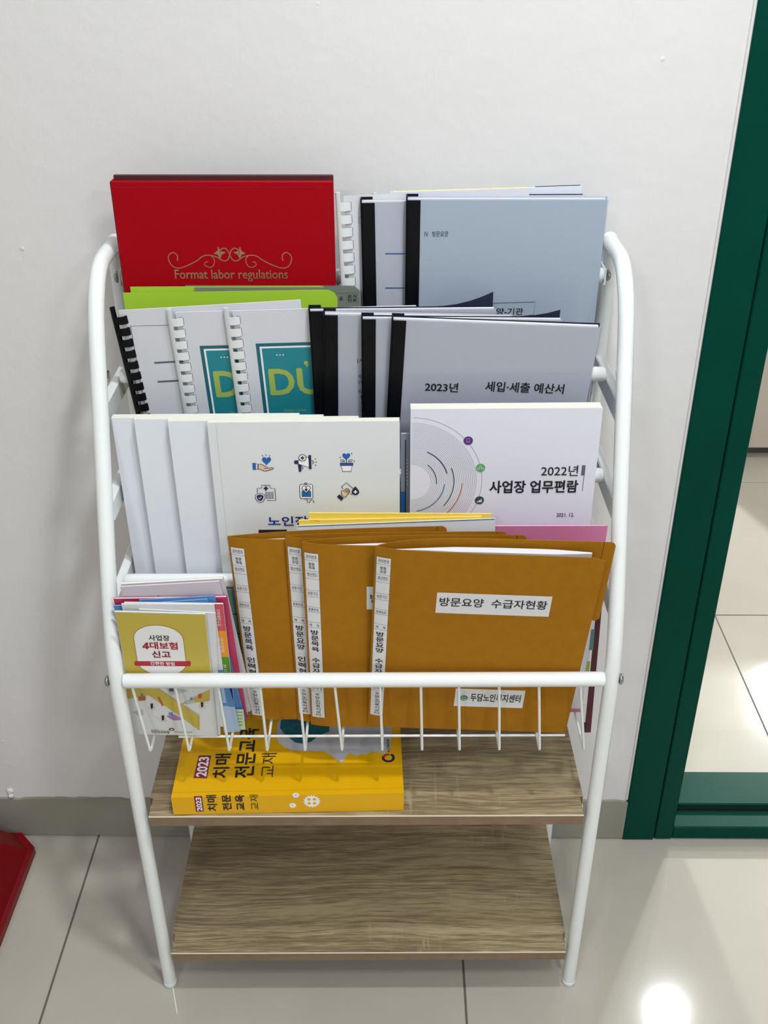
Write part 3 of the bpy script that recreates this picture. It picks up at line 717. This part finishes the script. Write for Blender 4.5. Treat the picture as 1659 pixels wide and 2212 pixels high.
for (x0_, y0_, x1_, y1_, m) in ((232, 408, 368, 590, DBLUE), (232, 518, 296, 668, DBLUE), (405, 546, 362, 842, mat('forest_print', (40, 92, 66), .5)), (330, 668, 150, 905, TEAL), (485, 662, 385, 905, mat('brown_orange_print', (188, 104, 52), .5))):
    a, b = Y(x0_, y0_), Y(x1_, y1_); ra = math.hypot(a[0]-c0[0], a[1]-c0[1]); rb = math.hypot(b[0]-c0[0], b[1]-c0[1])
    arc((ra+rb)/2, math.degrees(math.atan2(b[1]-c0[1], b[0]-c0[0])), math.degrees(math.atan2(a[1]-c0[1], a[0]-c0[0])), .0009, m, 3, 20)
for (x, y, m) in ((546, 330, PURP), (642, 542, GRNB), (633, 794, SLATE)):
    a = Y(x, y); D.disc(a[0], a[1], .0052, m, 'cover_print', 4)
a = Y(546, 328); D.rect(a[0]-.002, a[1]-.0024, a[0]+.002, a[1]+.0026, LPURP, 'cover_print', 5); D.rect(a[0]-.0014, a[1]-.0012, a[0]+.0014, a[1]+.002, PURP, 'cover_print', 6)
a = Y(642, 540); [D.ring(a[0]+dx, a[1]+dy, .0011, .0003, WHITE, lay=5) for dx, dy in ((-.0024, -.0012), (.0024, -.0012), (0, .0012))]
a = Y(633, 796); [D.rect(a[0]-.0026+i*.0019, a[1]-.0022, a[0]-.0013+i*.0019, a[1]-.0008+i*.0013, WHITE, 'cover_print', 5) for i in range(3)]
D.ptext('2022년', (1169, 1005, 1249, 1028), INK, .008); D.ptext('사업장 업무편람', (1058, 1038, 1248, 1064), INK, .05)
D.prect((1256, 1005, 1264, 1027), INKG); D.prect((1259, 1027, 1260.4, 1061), INKG); D.ptext('2021. 12.', (1202, 1108, 1240, 1116), INK, .012); D.flush()
# folder behind handbook
D = leaf('clear_pocket_folder', 'translucent grey-blue folder between the manuals and the 2022 handbook', 'folder', None, P3(.0165), (866, 937), (1080, 935), .275, .003, mat('grey_blue_plastic', (140, 152, 166), .25), w=.215)
D.prect((866, 1062, 877, 1110), BLUE); D.prect((875, 950, 877, 1110), NAVY, lay=2)
for i in range(8): D.disc(*D.loc(879.5, 993+i*7.5), .0011, GREYP, 'ring_print', 2)
D.flush()

# ------------------------------------------------------------------ ROW 4: brown files
def file_label(D, kind1, title):
    """index strip on the spine side; lengths in metres from the label's top"""
    x0, x1 = .0012, .0166; yt = D.h-.0135; L = .262
    D.rect(x0-.0002, yt-L, x1+.0002, yt, INK, 'index_label', 1, 6, 6); D.rect(x0, yt-L+.0002, x1, yt-.0002, LABEL, 'index_label', 2, 6, 6)
    f = lambda a: yt-L*a
    for a in (.039, .097, .14, .205, .242, .3, .33, .39, .422, .785, .825): D.rect(x0, f(a)-.00015, x1, f(a)+.00015, INK, 'index_label', 3, 6, 1)
    def T(t, a, b, pad=.0018, bold=.0, sp=1, **k): D.text(t, x0+pad, f(b), x1-pad, f(a), INK, bold, 'index_lettering', 4, sp=sp, **k)
    T('관리번호', .010, .030); T('방문\n'+kind1, .050, .088, .0042, .01); T('생산연도', .106, .127); T('보존기간', .213, .233); T('분류번호', .307, .324)
    T('제    목', .400, .415); T('센 터 명', .795, .815)
    def col(t, a, b, wd, bold):
        n = len(t); st = (b-a)/n
        for i, c in enumerate(t):
            if c == ' ': continue
            D.text(c, (x0+x1)/2-wd/2, f(a+st*(i+.9)), (x0+x1)/2+wd/2, f(a+st*(i+.06)), INK, bold, 'index_lettering', 4)
    col(title, .435, .775, .0092, .022); col('두담노인복지센터', .835, .992, .0054, .008)
def brown(label, pl, tl, tr, kind1, title, Tt, Tb, h, tab=.012, w=None, fb=.0, tabh=.4, rise=.001):
    D = Doc('document_file', label, 'file', 'brown card files in the front basket', pl, tl, tr, None, h, w); W = D.w
    D.surf = lambda x, y: -.004*math.exp(-max(0, x)/.012)-fb*math.exp(-max(0, x)/.05)*(y/h)
    nx, ny = 30, 6; xs = [W*(i/nx)**1.7 for i in range(nx+1)]
    def back(x, y): return -(.0045+(Tb+(Tt-Tb)*y/h-.0045)*(1-math.exp(-x/.03)))-fb*math.exp(-x/.03)*(y/h)
    def panel(fn, xs, h0, rc, top=0):
        m = MB(); vs = []
        for x in xs:
            for j in range(ny+1):
                y = (h0+(top*(1-math.exp(-x/.07)) if top else 0))*j/ny
                if j == ny and W0-x < rc: y -= rc-math.sqrt(max(0, rc*rc-(rc-(W0-x))**2))
                vs.append((x, y, fn(x, y)))
        N = len(vs); vs += [(x, y, z-.0005) for x, y, z in vs]; fs = []; r = ny+1; k = len(xs)
        for i in range(k-1):
            for j in range(ny): a = i*r+j; fs += [(a, a+r, a+r+1, a+1), (N+a, N+a+1, N+a+r+1, N+a+r)]
            a = i*r+ny; fs.append((a, a+r, N+a+r, N+a)); a = i*r; fs.append((a, N+a, N+a+r, a+r))
        for j in range(ny): a = (k-1)*r+j; fs.append((a, N+a, N+a+1, a+1)); fs.append((j, j+1, N+j+1, N+j))
        m.add(vs, fs, KRAFT, False); return m
    W0 = W; D.part('front_cover', panel(D.surf, xs, h, .004))
    # back cover, its tab reaches past the front cover on the upper part
    W0 = W; mb = panel(back, xs, h, 0.0001, rise)
    D.part('back_cover', mb)
    zb = back(W, h); tb = MB(); y0 = h*(1-tabh); r = .006; hh = h+rise*(1-math.exp(-W/.07))
    poly = [(W-.001, y0+.002), (W+tab-.005, y0), (W+tab, y0+.004)]+[(W+tab-r+r*math.cos(a), hh-r+r*math.sin(a)) for a in (0, .4, .8, 1.2, 1.57)]+[(W-.001, hh)]
    n = len(poly); vs = [(x, y, back(W, y)+(0 if x < W else 0)) for x, y in poly]; vs += [(x, y, z-.0005) for x, y, z in vs]
    tb.add(vs, [tuple(range(n)), tuple(reversed(range(n, 2*n)))]+[(i, n+i, n+(i+1) % n, (i+1) % n) for i in range(n)], KRAFT); D.part('index_tab', tb)
    # spine fold
    sp = MB(); vs = []
    for j in range(ny+1):
        for i in range(7):
            a = math.radians(90+180*i/6); y = h*j/ny; z0, z1 = D.surf(0, y), back(0, y)-.0005
            vs.append((.0012*math.cos(a), y, (z0+z1)/2+(z0-z1)/2*math.sin(a)))
    sp.add(vs, [(j*7+i, (j+1)*7+i, (j+1)*7+i+1, j*7+i+1) for j in range(ny) for i in range(6)], KRAFT, True); D.part('spine', sp)
    # paper stack inside
    pg = MB(); n = 12; vs = []; ins = W-.014
    for i in range(n+1):
        x = .010+(ins-.010)*i/n; q = min(1, i/4)*min(1, (n-i)/3+.25)
        for y in (.004, h-.0055+(rise*.75*(1-math.exp(-x/.07)))):
            zf = D.surf(x, y)-.0016; zk = back(x, y)+.0012; g = (zf-zk); c = zk+g*.58
            hgt = max(.0005, g*.27*q); vs += [(x, y, c+hgt), (x, y, c-hgt)]
    fs = []
    for i in range(n):
        a = 4*i; b = a+4; fs += [(a, b, b+2, a+2), (a+1, a+3, b+3, b+1), (a+2, b+2, b+3, a+3), (a, a+1, b+1, b)]
    fs += [(0, 2, 3, 1), (4*n, 4*n+1, 4*n+3, 4*n+2)]
    pg.add(vs, fs, PAPER, False); D.part('paper_stack', pg)
    file_label(D, kind1, title)
    return D
D = brown('brown file with white title label, right and front of the basket', plane(-.2685, .573, -.165, 0, .014, .22), (812, 1189), (1310, 1206), '요양', '방문요양 수급자현황', .018, .0065, .296, .0125, fb=.003, tabh=.37, rise=.007)
D.rect(*D.bb(942, 1284, 1190, 1328), LABEL, 'title_label', 1, 8, 2); D.ptext('방문요양  수급자현황', (949, 1294, 1183, 1313), INK, .014, part='title_lettering')
D.rect(*D.bb(982, 1489, 1132, 1527), LABEL, 'centre_label', 1, 8, 2); D.ptext('두담노인복지센터', (1016, 1499, 1125, 1516), INK, .025, part='centre_lettering')
a = D.loc(1002, 1507); D.disc(*a, .0048, mat('emblem_green', (30, 120, 110), .5), 'centre_emblem', 4, n=24); D.ring(a[0], a[1]-.0003, .0026, .0009, WHITE, 'centre_emblem', 5, 190, 350); D.ring(a[0]-.0013, a[1]+.0006, .0011, .0006, WHITE, 'centre_emblem', 5, 0, 180, 10); D.ring(a[0]+.0013, a[1]+.0006, .0011, .0006, WHITE, 'centre_emblem', 5, 0, 180, 10)
for x in (985, 1153):
    for s in (-5, 5): D.pstroke([(x+s, 1224), (x+s+(1 if s < 0 else -1), 1230)], .0004, mat('crease', (140, 88, 26), .8))
D.flush()
D = brown('brown file with half-hidden title label, just left of the front one', plane(-.253, .573, -.11), (653, 1179), (1152, 1181), '목욕', '방문목욕 수급자현황', .0110, .0065, .291, .010, w=.2345, fb=.003, rise=.0075)
D.rect(*D.bb(792, 1268, 1020, 1317), LABEL, 'title_label', 1, 8, 2); D.ptext('방문목욕  수급자현황', (800, 1283, 1015, 1303), INK, .006, part='title_lettering'); D.flush()
brown('brown file peeping between two others, second index label from the left', plane(-.2425, .573, -.09), (616, 1167), (1110, 1165), '요양', '방문요양 인력현황', .008, .0045, .289, .010, w=.234, fb=.004, rise=.005).flush()
brown('brown file at the back left of the basket, first index label from the left', plane(-.235, .573, -.075), (491, 1169), (980, 1160), '목욕', '방문목욕 인력현황', .008, .0045, .282, .010, w=.234, fb=.005, rise=.0095).flush()
# booklets behind the brown files
def P4b(d=0): return plane(-.2275, .573, -.06, d)
D = leaf('card_booklet', 'yellow booklet behind the brown files, the front and left one', 'booklet', 'yellow booklets behind the brown files', P4b(.0016), (645, 1124), (1040, 1116), .302, .0016, PYEL)
D.ring(*D.loc(680, 1143), .012, .0008, ORNG, a0=60, a1=110, lay=1); D.flush()
D = leaf('card_booklet', 'yellow booklet behind the brown files, the rear and taller one', 'booklet', 'yellow booklets behind the brown files', P4b(.0036), (667, 1108), (1062, 1110), .304, .0014, PYEL); D.flush()
TB = leaf('thin_booklet', 'thin white booklet with blue-grey edge, before the yellow booklets', 'booklet', None, P4b(.0002), (641, 1136), (1070, 1120), .300, .0012, COVERW, pages=PAPER)
D = TB; D.stroke([(.001, D.h-.0008), (D.w-.001, D.h-.0008)], .0013, mat('blue_grey_edge', (84, 128, 150), .5), 'edge_stripe', 1); D.flush()
D = leaf('pink_booklet', 'pink booklet rising behind the brown files at right', 'booklet', None, P4b(.0077), (890, 1137), (1313, 1136), .290, .0022, PINKP); D.flush()
D = leaf('striped_booklet', 'white booklet with maroon edge stripe, right end of the front basket', 'booklet', None, P4b(.0056), (1060, 1200), (1304, 1200), .242, .0018, COVERW)
D.ppoly([(1290, 1290), (1302, 1290), (1276, 1582), (1262, 1582)], mat('maroon_print', (82, 16, 36), .5)); D.prect((1258, 1560, 1266, 1582), INK, lay=2)
D.ppoly([(1277, 1360), (1285, 1358), (1281, 1404), (1272, 1404)], MTEAL, lay=2); D.ppoly([(1268, 1428), (1275, 1428), (1272, 1454), (1264, 1454)], YGR, lay=2); D.flush()
# teal booklet between leaflets and brown files
D = leaf('teal_booklet', 'muted teal booklet with small eye emblem, left of the brown files', 'booklet', None, plane(-.222, .573, -.04), (430, 1275), (600, 1275), .2, .0016, MTEAL, bl=(474, 1563), w=.062)
x_ = .03
D.rect(x_-.02, .0002, D.w-.0003, .036, LABEL, 'cover_print', 1); D.rect(x_-.02, .08, D.w-.0003, .108, mat('grey_teal_print', (150, 160, 160), .5), 'cover_print', 1)
D.ptext('건강보험전복지', (500, 1538, 560, 1546), INK, .01)
for y_ in (1325, 1368): D.prect((498, y_, 560, y_+1.5), INK, lay=2)
D.prect((500, 1408, 545, 1412), INK, lay=2)
a = D.loc(519, 1424); D.ring(a[0], a[1], .0042, .0012, LBLUE, lay=3); D.disc(a[0]+.001, a[1], .0026, DBLUE, lay=4); D.disc(a[0]+.0015, a[1]+.0005, .0008, WHITE, lay=5); D.flush()
# ------------------------------------------------------------------ leaflets at the left end of the front basket
gl = 'leaflets at the left end of the front basket'
def PL(d=0): return plane(-.2685, .573, -.16, d)
D = leaf('insurance_leaflet', 'mustard yellow leaflet with white oval title, foremost at the left', 'leaflet', gl, PL(-.0012), (248, 1321), (444, 1327), .216, .0018, COVERG, bl=(297, 1598))
w_ = D.w; D.rect(.0004, D.h*.47, w_*.995, D.h-.0012, OCHRE, 'cover_print', 1)
def V(x, y): return D.loc(200+x/3.318, 1200+y/3.318)
ya = V(480, 500)[1]; yb_ = V(480, 855)[1]; xa = V(312, 680)[0]; xb = V(658, 680)[0]; xc = (xa+xb)/2; rr = (xb-xa)/2
def oval(m, g, lay):
    pts = []; ym0, ym1 = yb_+rr*.8, ya-rr*.8
    for i in range(13): a = math.pi*i/12; pts.append((xc+(rr+g)*math.cos(a), ym1+(rr*.8+g)*math.sin(a)))
    for i in range(13): a = math.pi+math.pi*i/12; pts.append((xc+(rr+g)*math.cos(a), ym0+(rr*.8+g)*math.sin(a)))
    D.poly(pts, m, 'cover_print', lay)
oval(mat('ochre_shade', (168, 140, 52), .5), .001, 2); oval(WHITE, 0, 3)
def vt(t, x0, y0, x1, y1, m, b=0): D.ptext(t, (200+x0/3.318, 1200+y0/3.318, 200+x1/3.318, 1200+y1/3.318), m, b, lay=6)
def vp(pts, m, lay=3): D.poly([V(*p) for p in pts], m, 'cover_print', lay)
vt('사업장', 402, 568, 552, 608, INK, .015); vt('대보험', 412, 618, 608, 668, REDP, .05)
for q in ([(384, 620), (398, 620), (398, 668), (384, 668)], [(384, 620), (392, 632), (370, 652), (358, 650)], [(358, 649), (408, 649), (408, 659), (358, 659)]): vp([q[0], q[3], q[2], q[1]], REDP, 6.2); vt('신고', 428, 682, 558, 728, REDP, .05)
D.poly([V(305, 755), V(700, 755), V(706, 770), V(700, 792), V(305, 788), V(298, 770)][::-1], REDP, 'cover_print', 4); vt('간편한 방법', 415, 758, 588, 784, WHITE, .02)
# office illustration
def vp(pts, m, lay=3): D.poly([V(*p) for p in pts], m, 'cover_print', lay)
def vs_(pts, m, wd=.0005, lay=5): D.stroke([V(*p) for p in pts], wd, m, 'cover_print', lay)
MUST = mat('mustard_dark_print', (176, 158, 66), .5)
vp([(400, 945), (460, 945), (765, 1150), (765, 1252), (600, 1130), (400, 1000)], OCHRE, 3); vs_([(460, 945), (765, 1140), (765, 1252)], MUST)
vp([(240, 1030), (400, 1000), (400, 945), (238, 955)], OCHRE, 2); vp([(640, 1060), (840, 960), (840, 1040), (660, 1062)], OCHRE, 3); vp([(520, 945), (690, 968), (560, 1000)], GREYP, 4)
vp([(325, 1010), (380, 1005), (382, 1035), (330, 1040)], RUST, 4); vp([(345, 990), (362, 988), (364, 1003), (348, 1004)], SKY, 5); vp([(465, 1015), (480, 1010), (510, 1070), (498, 1080)], RUST, 4)
vp([(530, 1150), (590, 1140), (655, 1175), (580, 1180)], LPURP, 4); vp([(545, 1125), (575, 1122), (575, 1140), (548, 1142)], SKY, 5)
vp([(665, 1040), (730, 1035), (738, 1055), (668, 1064)], GREYP, 4); vp([(700, 1015), (715, 1015), (718, 1035), (702, 1036)], SKY, 5); vp([(756, 992), (784, 986), (784, 1020), (758, 1022)], RUST, 5)
vp([(548, 948), (580, 950), (582, 972), (550, 970)], SLATE, 5); vp([(290, 1120), (360, 1100), (365, 1140), (330, 1150)], GREYP, 3)
for (x, y) in ((425, 1090), (505, 1175), (785, 1080)):
    vp([(x-9, y-32), (x+9, y-32), (x+7, y+4), (x-7, y+4)], INK, 6); a = V(x, y); D.ring(a[0], a[1], .004, .0003, ROSE, lay=5)
for pts in ([(425, 1100), (425, 1140), (480, 1172)], [(440, 1080), (500, 1040)], [(795, 1060), (820, 1030), (830, 1060)]):
    for i in range(len(pts)-1):
        for k_ in range(6):
            x = pts[i][0]+(pts[i+1][0]-pts[i][0])*k_/6; y = pts[i][1]+(pts[i+1][1]-pts[i][1])*k_/6; a = V(x, y); D.disc(a[0], a[1], .0004, ROSE, lay=5, n=6)
a = V(567, 1244); D.disc(a[0], a[1], .0034, mat('plum_print', (120, 20, 60), .5), lay=5, ry=.0026); D.disc(a[0], a[1], .0016, WHITE, lay=6, ry=.001)
vt('국민건강보험', 420, 1252, 550, 1272, INK, .01); vt('대구경북지역본부', 590, 1258, 715, 1270, INKG); vt('h·well', 420, 1241, 470, 1251, RUST); D.flush()
D = leaf('plain_leaflet', 'white leaflet directly behind the mustard one, blank right margin showing', 'leaflet', gl, PL(.0022), (300, 1316), (452, 1318), .2165, .0016, COVERG, w=.085, bl=(330, 1597)); D.flush()
D = leaf('city_leaflet', 'white leaflet with blue city picture, right margin showing below the bar', 'leaflet', gl, PL(.0042), (262, 1305), (462, 1302), .2135, .0016, COVERG, bl=(322, 1582))
D.flush()
D.ppoly([(452, 1434), (466, 1433), (468, 1447), (482, 1447), (486, 1456), (506, 1520), (507, 1525), (478, 1525), (460, 1500)], SKY, lay=1)
D.ppoly([(476, 1525), (507, 1526), (519, 1580), (484, 1582)], LBLUE, lay=1); D.ppoly([(473, 1462), (480, 1462), (489, 1518), (482, 1518)], LBLUE, lay=2); D.flush()
D = leaf('tabbed_leaflet', 'white leaflet with red, orange, green and blue side tabs', 'leaflet', gl, PL(.0066), (268, 1302), (481, 1298), .2145, .0018, COVERG, bl=(322, 1576))
xr = D.w
for y0_, y1_, m, t in ((1299, 1363, ROSE, '치매예방교실'), (1363, 1419, ORNG, '인지강화'), (1419, 1480, GRN, '환자쉼터'), (1480, 1532, ROYAL, '가족지원')):
    xm = 490+(y0_-1299)*.13; a = D.loc(xm, y1_)[1]; b = D.loc(xm, y0_)[1]
    D.rect(xr-.0135, max(a, .001), xr-.0002, min(b, D.h-.0003), m, 'side_tab', 1)
    D.text(t, xr-.0088, a+(b-a)*.18, xr-.0042, b-(b-a)*.25, WHITE, .0, lay=3, rot=-90)
D.prect((506, 1532, 528, 1576), PALEG, lay=1)
for k_ in range(5): D.prect((508, 1537+k_*7, 524, 1539+k_*7), GRNB, lay=2)
D.flush()
leaf('folded_leaflet', 'blue-edged folded leaflet between the tabbed leaflet and crimson booklet', 'leaflet', gl, PL(.0090), (245, 1309), (449, 1294), .211, .0014, SKY, pages=PAPER)
leaf('sky_leaflet', 'sky blue leaflet top edge just before the crimson booklet', 'leaflet', gl, PL(.0108), (300, 1296), (464, 1287), .216, .0012, SKY, pages=PAPER)
D = leaf('crimson_booklet', 'crimson booklet standing behind the small leaflets', 'booklet', None, PL(.0126), (245, 1294), (490, 1290), .216, .003, CRIM, back=CRIM, pages=PAPER); D.flush()
D = leaf('pale_booklet', 'pale lilac booklet with one small maroon mark, front of the pale pair', 'booklet', 'pale booklets behind the crimson one', PL(.0166), (259, 1268), (474, 1256), .223, .002, PALEP, pages=PAPER)
D.ppoly([(336, 1292), (342, 1286), (348, 1292)][::-1], mat('maroon_print', (82, 16, 36), .5)); D.flush()
leaf('pale_booklet', 'pale lilac booklet, rear and slightly taller of the pale pair', 'booklet', 'pale booklets behind the crimson one', PL(.0196), (261, 1262), (482, 1250), .225, .0035, PALEP, pages=PAPERB)
leaf('orange_booklet', 'thin rust orange booklet edge between teal booklet and crimson one', 'booklet', None, PL(.0240), (440, 1312), (504, 1312), .2, .0012, RUST, w=.0285, bl=(483, 1562))

# ------------------------------------------------------------------ yellow textbook lying on the upper shelf
ZT = .362; A0 = hit(375, 1760, Vector((0, 0, ZT+.0008)), Vector((0, 0, 1))); B0 = hit(872, 1750, Vector((0, 0, ZT+.0008)), Vector((0, 0, 1)))
u = (B0-A0).normalized(); wy = (B0-A0).length; v = Vector((0, 0, 1)).cross(u)
MY = Matrix(((u.x, v.x, 0, A0.x), (u.y, v.y, 0, A0.y), (u.z, v.z, 1, A0.z), (0, 0, 0, 1)))
TH = .030; DP = .21
class Flat(Doc):
    def __init__(s, M, P0, N, root, h): s.M = M; s.Mi = M.inverted(); s.P0 = P0; s.N = N; s.surf = lambda x, y: 0.0; s.pr = {}; s.root = root; s.h = h
    def flushf(s, F):
        for n, mb in s.pr.items():
            o = mb.build(n, s.root); o.matrix_local = F; o['kind'] = 'stuff'
        s.pr = {}
yb = empty('textbook', MY, 'thick yellow textbook lying flat on the upper wooden shelf', 'book')
MB().box((0, 0, TH-.0006), (wy, DP, TH), YEL).box((0, 0, 0), (wy, DP, .0006), YEL).box((0, 0, .0006), (wy, .0006, TH-.0006), YEL).build('cover', yb)
MB().box((.0008, .0006, .0007), (wy-.0008, DP-.001, TH-.0007), PAPERB).build('pages', yb)
F1 = Matrix.Translation((0, 0, TH)); M1 = MY @ F1
T_ = Flat(M1, M1 @ Vector((0, 0, 0)), Vector((0, 0, 1)), yb, DP)
T_.stroke([(.0005, .0085), (wy-.0005, .0085)], .0006, mat('yellow_crease', (196, 148, 0), .5), 'score_line', 1)
def TQ(x, y): return T_.loc(340+x/2.9625, 1560+y/2.9625)
T_.poly([TQ(231, 358), TQ(318, 360), TQ(344, 213), TQ(265, 213)][::1], mat('wine_print', (128, 34, 56), .5), 'cover_print', 1)
def cbox(x0, y0, x1, y1):
    b = T_.bb(340+x0/2.9625, 1560+y0/2.9625, 340+x1/2.9625, 1560+y1/2.9625); return b
T_.text('2023', *cbox(256, 224, 324, 350), WHITE, .03, rot=90); T_.text('치매', *cbox(362, 205, 462, 358), INK, .04, rot=90)
T_.text('전문교육', *cbox(510, 40, 632, 356), INK, .04, rot=90); T_.text('교재', *cbox(662, 200, 758, 352), INK, -.004, rot=90)
T_.poly([TQ(*p) for p in [(760, 90), (775, 130), (810, 160), (860, 180), (950, 186), (1060, 186), (1100, 205), (1150, 245), (1178, 257), (1195, 245), (1215, 206), (1240, 200), (1275, 218), (1310, 200), (1335, 208), (1372, 190), (1460, 202), (1490, 170), (1500, 100), (1500, 0), (1400, -120), (1100, -160), (850, -90), (770, 0)]], GREYP, 'cover_print', 1)
T_.poly([TQ(*p) for p in [(785, 40), (830, 90), (880, 130), (920, 138), (980, 128), (1030, 90), (1100, 60), (1100, -60), (900, -80), (790, -10)]], TEALD, 'cover_print', 2)
for x, y, r in ((830, 60, .006), (900, 40, .008), (970, 70, .007), (900, 100, .005)): a = TQ(x, y); T_.ring(a[0], a[1], r, .0012, TEAL, lay=3)
T_.text('보건복지부', *cbox(1468, 110, 1488, 195), INK, .01, rot=90)
a = TQ(1478, 228); T_.ring(a[0], a[1], .0068, .0034, DBLUE, lay=2, a0=150, a1=420); T_.ring(a[0]-.001, a[1]+.001, .0046, .003, REDP, lay=3, a0=60, a1=190)
T_.flushf(F1)
F2 = Matrix(((1, 0, 0, 0), (0, 0, -1, 0), (0, 1, 0, 0), (0, 0, 0, 1))); M2 = MY @ F2
N2 = (M2.to_3x3() @ Vector((0, 0, 1))).normalized()
T2 = Flat(M2, M2 @ Vector((0, 0, 0)), N2, yb, TH)
def sbox(x0, y0, x1, y1): return T2.bb(340+x0/2.9625, 1560+y0/2.9625, 340+x1/2.9625, 1560+y1/2.9625)
T2.rect(*sbox(240, 472, 292, 572), mat('wine_print', (0, 0, 0)), 'spine_print', 1)
T2.text('2023', *sbox(249, 480, 285, 566), WHITE, .03, 'spine_lettering', rot=90); T2.text('치매', *sbox(318, 465, 382, 567), INK, .04, 'spine_lettering', rot=90)
T2.text('전문', *sbox(414, 463, 472, 564), INK, .03, 'spine_lettering', rot=90); T2.text('교육', *sbox(500, 463, 560, 562), INK, .03, 'spine_lettering', rot=90); T2.text('교재', *sbox(593, 463, 650, 560), INK, -.004, 'spine_lettering', rot=90)
def gear(x, y, r, n, hole):
    b = T2.loc(340+x/2.9625, 1560+y/2.9625); pts = []
    for i in range(n*4):
        rr_ = r if i % 4 in (0, 1) else r*.84; an = 2*math.pi*i/(n*4); pts.append((b[0]+rr_*math.cos(an), b[1]+rr_*math.sin(an)))
    T2.poly(pts, WHITE, 'spine_print', 1)
    if hole:
        for q in range(4):
            an = math.pi/4+q*math.pi/2; T2.disc(b[0]+r*.45*math.cos(an), b[1]+r*.45*math.sin(an), r*.2, YEL, 'spine_print', 2, n=12)
    else: T2.disc(b[0], b[1], r*.16, INKG, 'spine_print', 2, n=10)
gear(988, 506, .0108, 16, True); gear(886, 467, .0046, 12, False); gear(866, 532, .0046, 12, False)
T2.flushf(F2)

# ------------------------------------------------------------------ red stand at the lower left, screw anchor
rs = empty('extinguisher_stand', Matrix.Translation((-.745, -.175, 0)), 'red plastic extinguisher stand on the floor, corner at the left edge', 'stand')
def oct_(w2, d2, c): return [(-w2+c, -d2), (w2-c, -d2), (w2, -d2+c), (w2, d2-c), (w2-c, d2), (-w2+c, d2), (-w2, d2-c), (-w2, -d2+c)]
mb = MB(); lv = [(.152, .165, .03, 0), (.152, .165, .03, .014), (.144, .157, .03, .016), (.120, .140, .04, .062), (.116, .136, .04, .066)]
vs = []; 
for w2, d2, c, z in lv: vs += [(x, y, z) for x, y in oct_(w2, d2, c)]
fs = [tuple(reversed(range(8)))]
for l in range(len(lv)-1):
    for i in range(8): j = (i+1) % 8; fs.append((l*8+i, l*8+j, l*8+8+j, l*8+8+i))
# top with a round well
k0 = (len(lv)-1)*8; n = 32; base = len(vs)
for r, z in ((.098, .066), (.094, .064), (.090, .03), (.0001, .028)): vs += [(r*math.cos(2*math.pi*i/n-math.pi*.75), r*math.sin(2*math.pi*i/n-math.pi*.75), z) for i in range(n)]
for l in range(3):
    for i in range(n): j = (i+1) % n; fs.append((base+l*n+i, base+l*n+j, base+(l+1)*n+j, base+(l+1)*n+i))
for s8 in range(8):
    a, b = k0+s8, k0+(s8+1) % 8
    for i in range(4):
        q = base+(s8*4+i) % n; q2_ = base+(s8*4+i+1) % n; fs.append((a, q2_, q) if True else ())
    fs.append((a, b, base+((s8+1)*4) % n))
mb.add(vs, fs, REDPL); mb.build('stand_base', rs)
MB().lathe([(.099, .0655), (.099, .069), (.095, .069), (.095, .0655)], REDPL, 32, caps=False).build('well_rim', rs)
MP = Matrix.Translation((-.6294, 0, .1012)) @ Matrix.Rotation(math.pi/2, 4, 'X')
pg = empty('screw_anchor', MP, 'paint-covered screw anchor low on the wall above the baseboard', 'anchor')
MB().lathe([(.0062, 0), (.006, .0012), (.0042, .003), (.003, .0042), (.0022, .0042), (.0018, .003)], WALL, 16).build('anchor_body', pg)
MB().lathe([(.004, 0), (.0042, .001), (.0038, .0052), (.001, .006)], WALL, 12, Matrix.Translation((.0005, -.0085, 0))).build('paint_blob', pg)

bpy.data.objects.remove(_to)
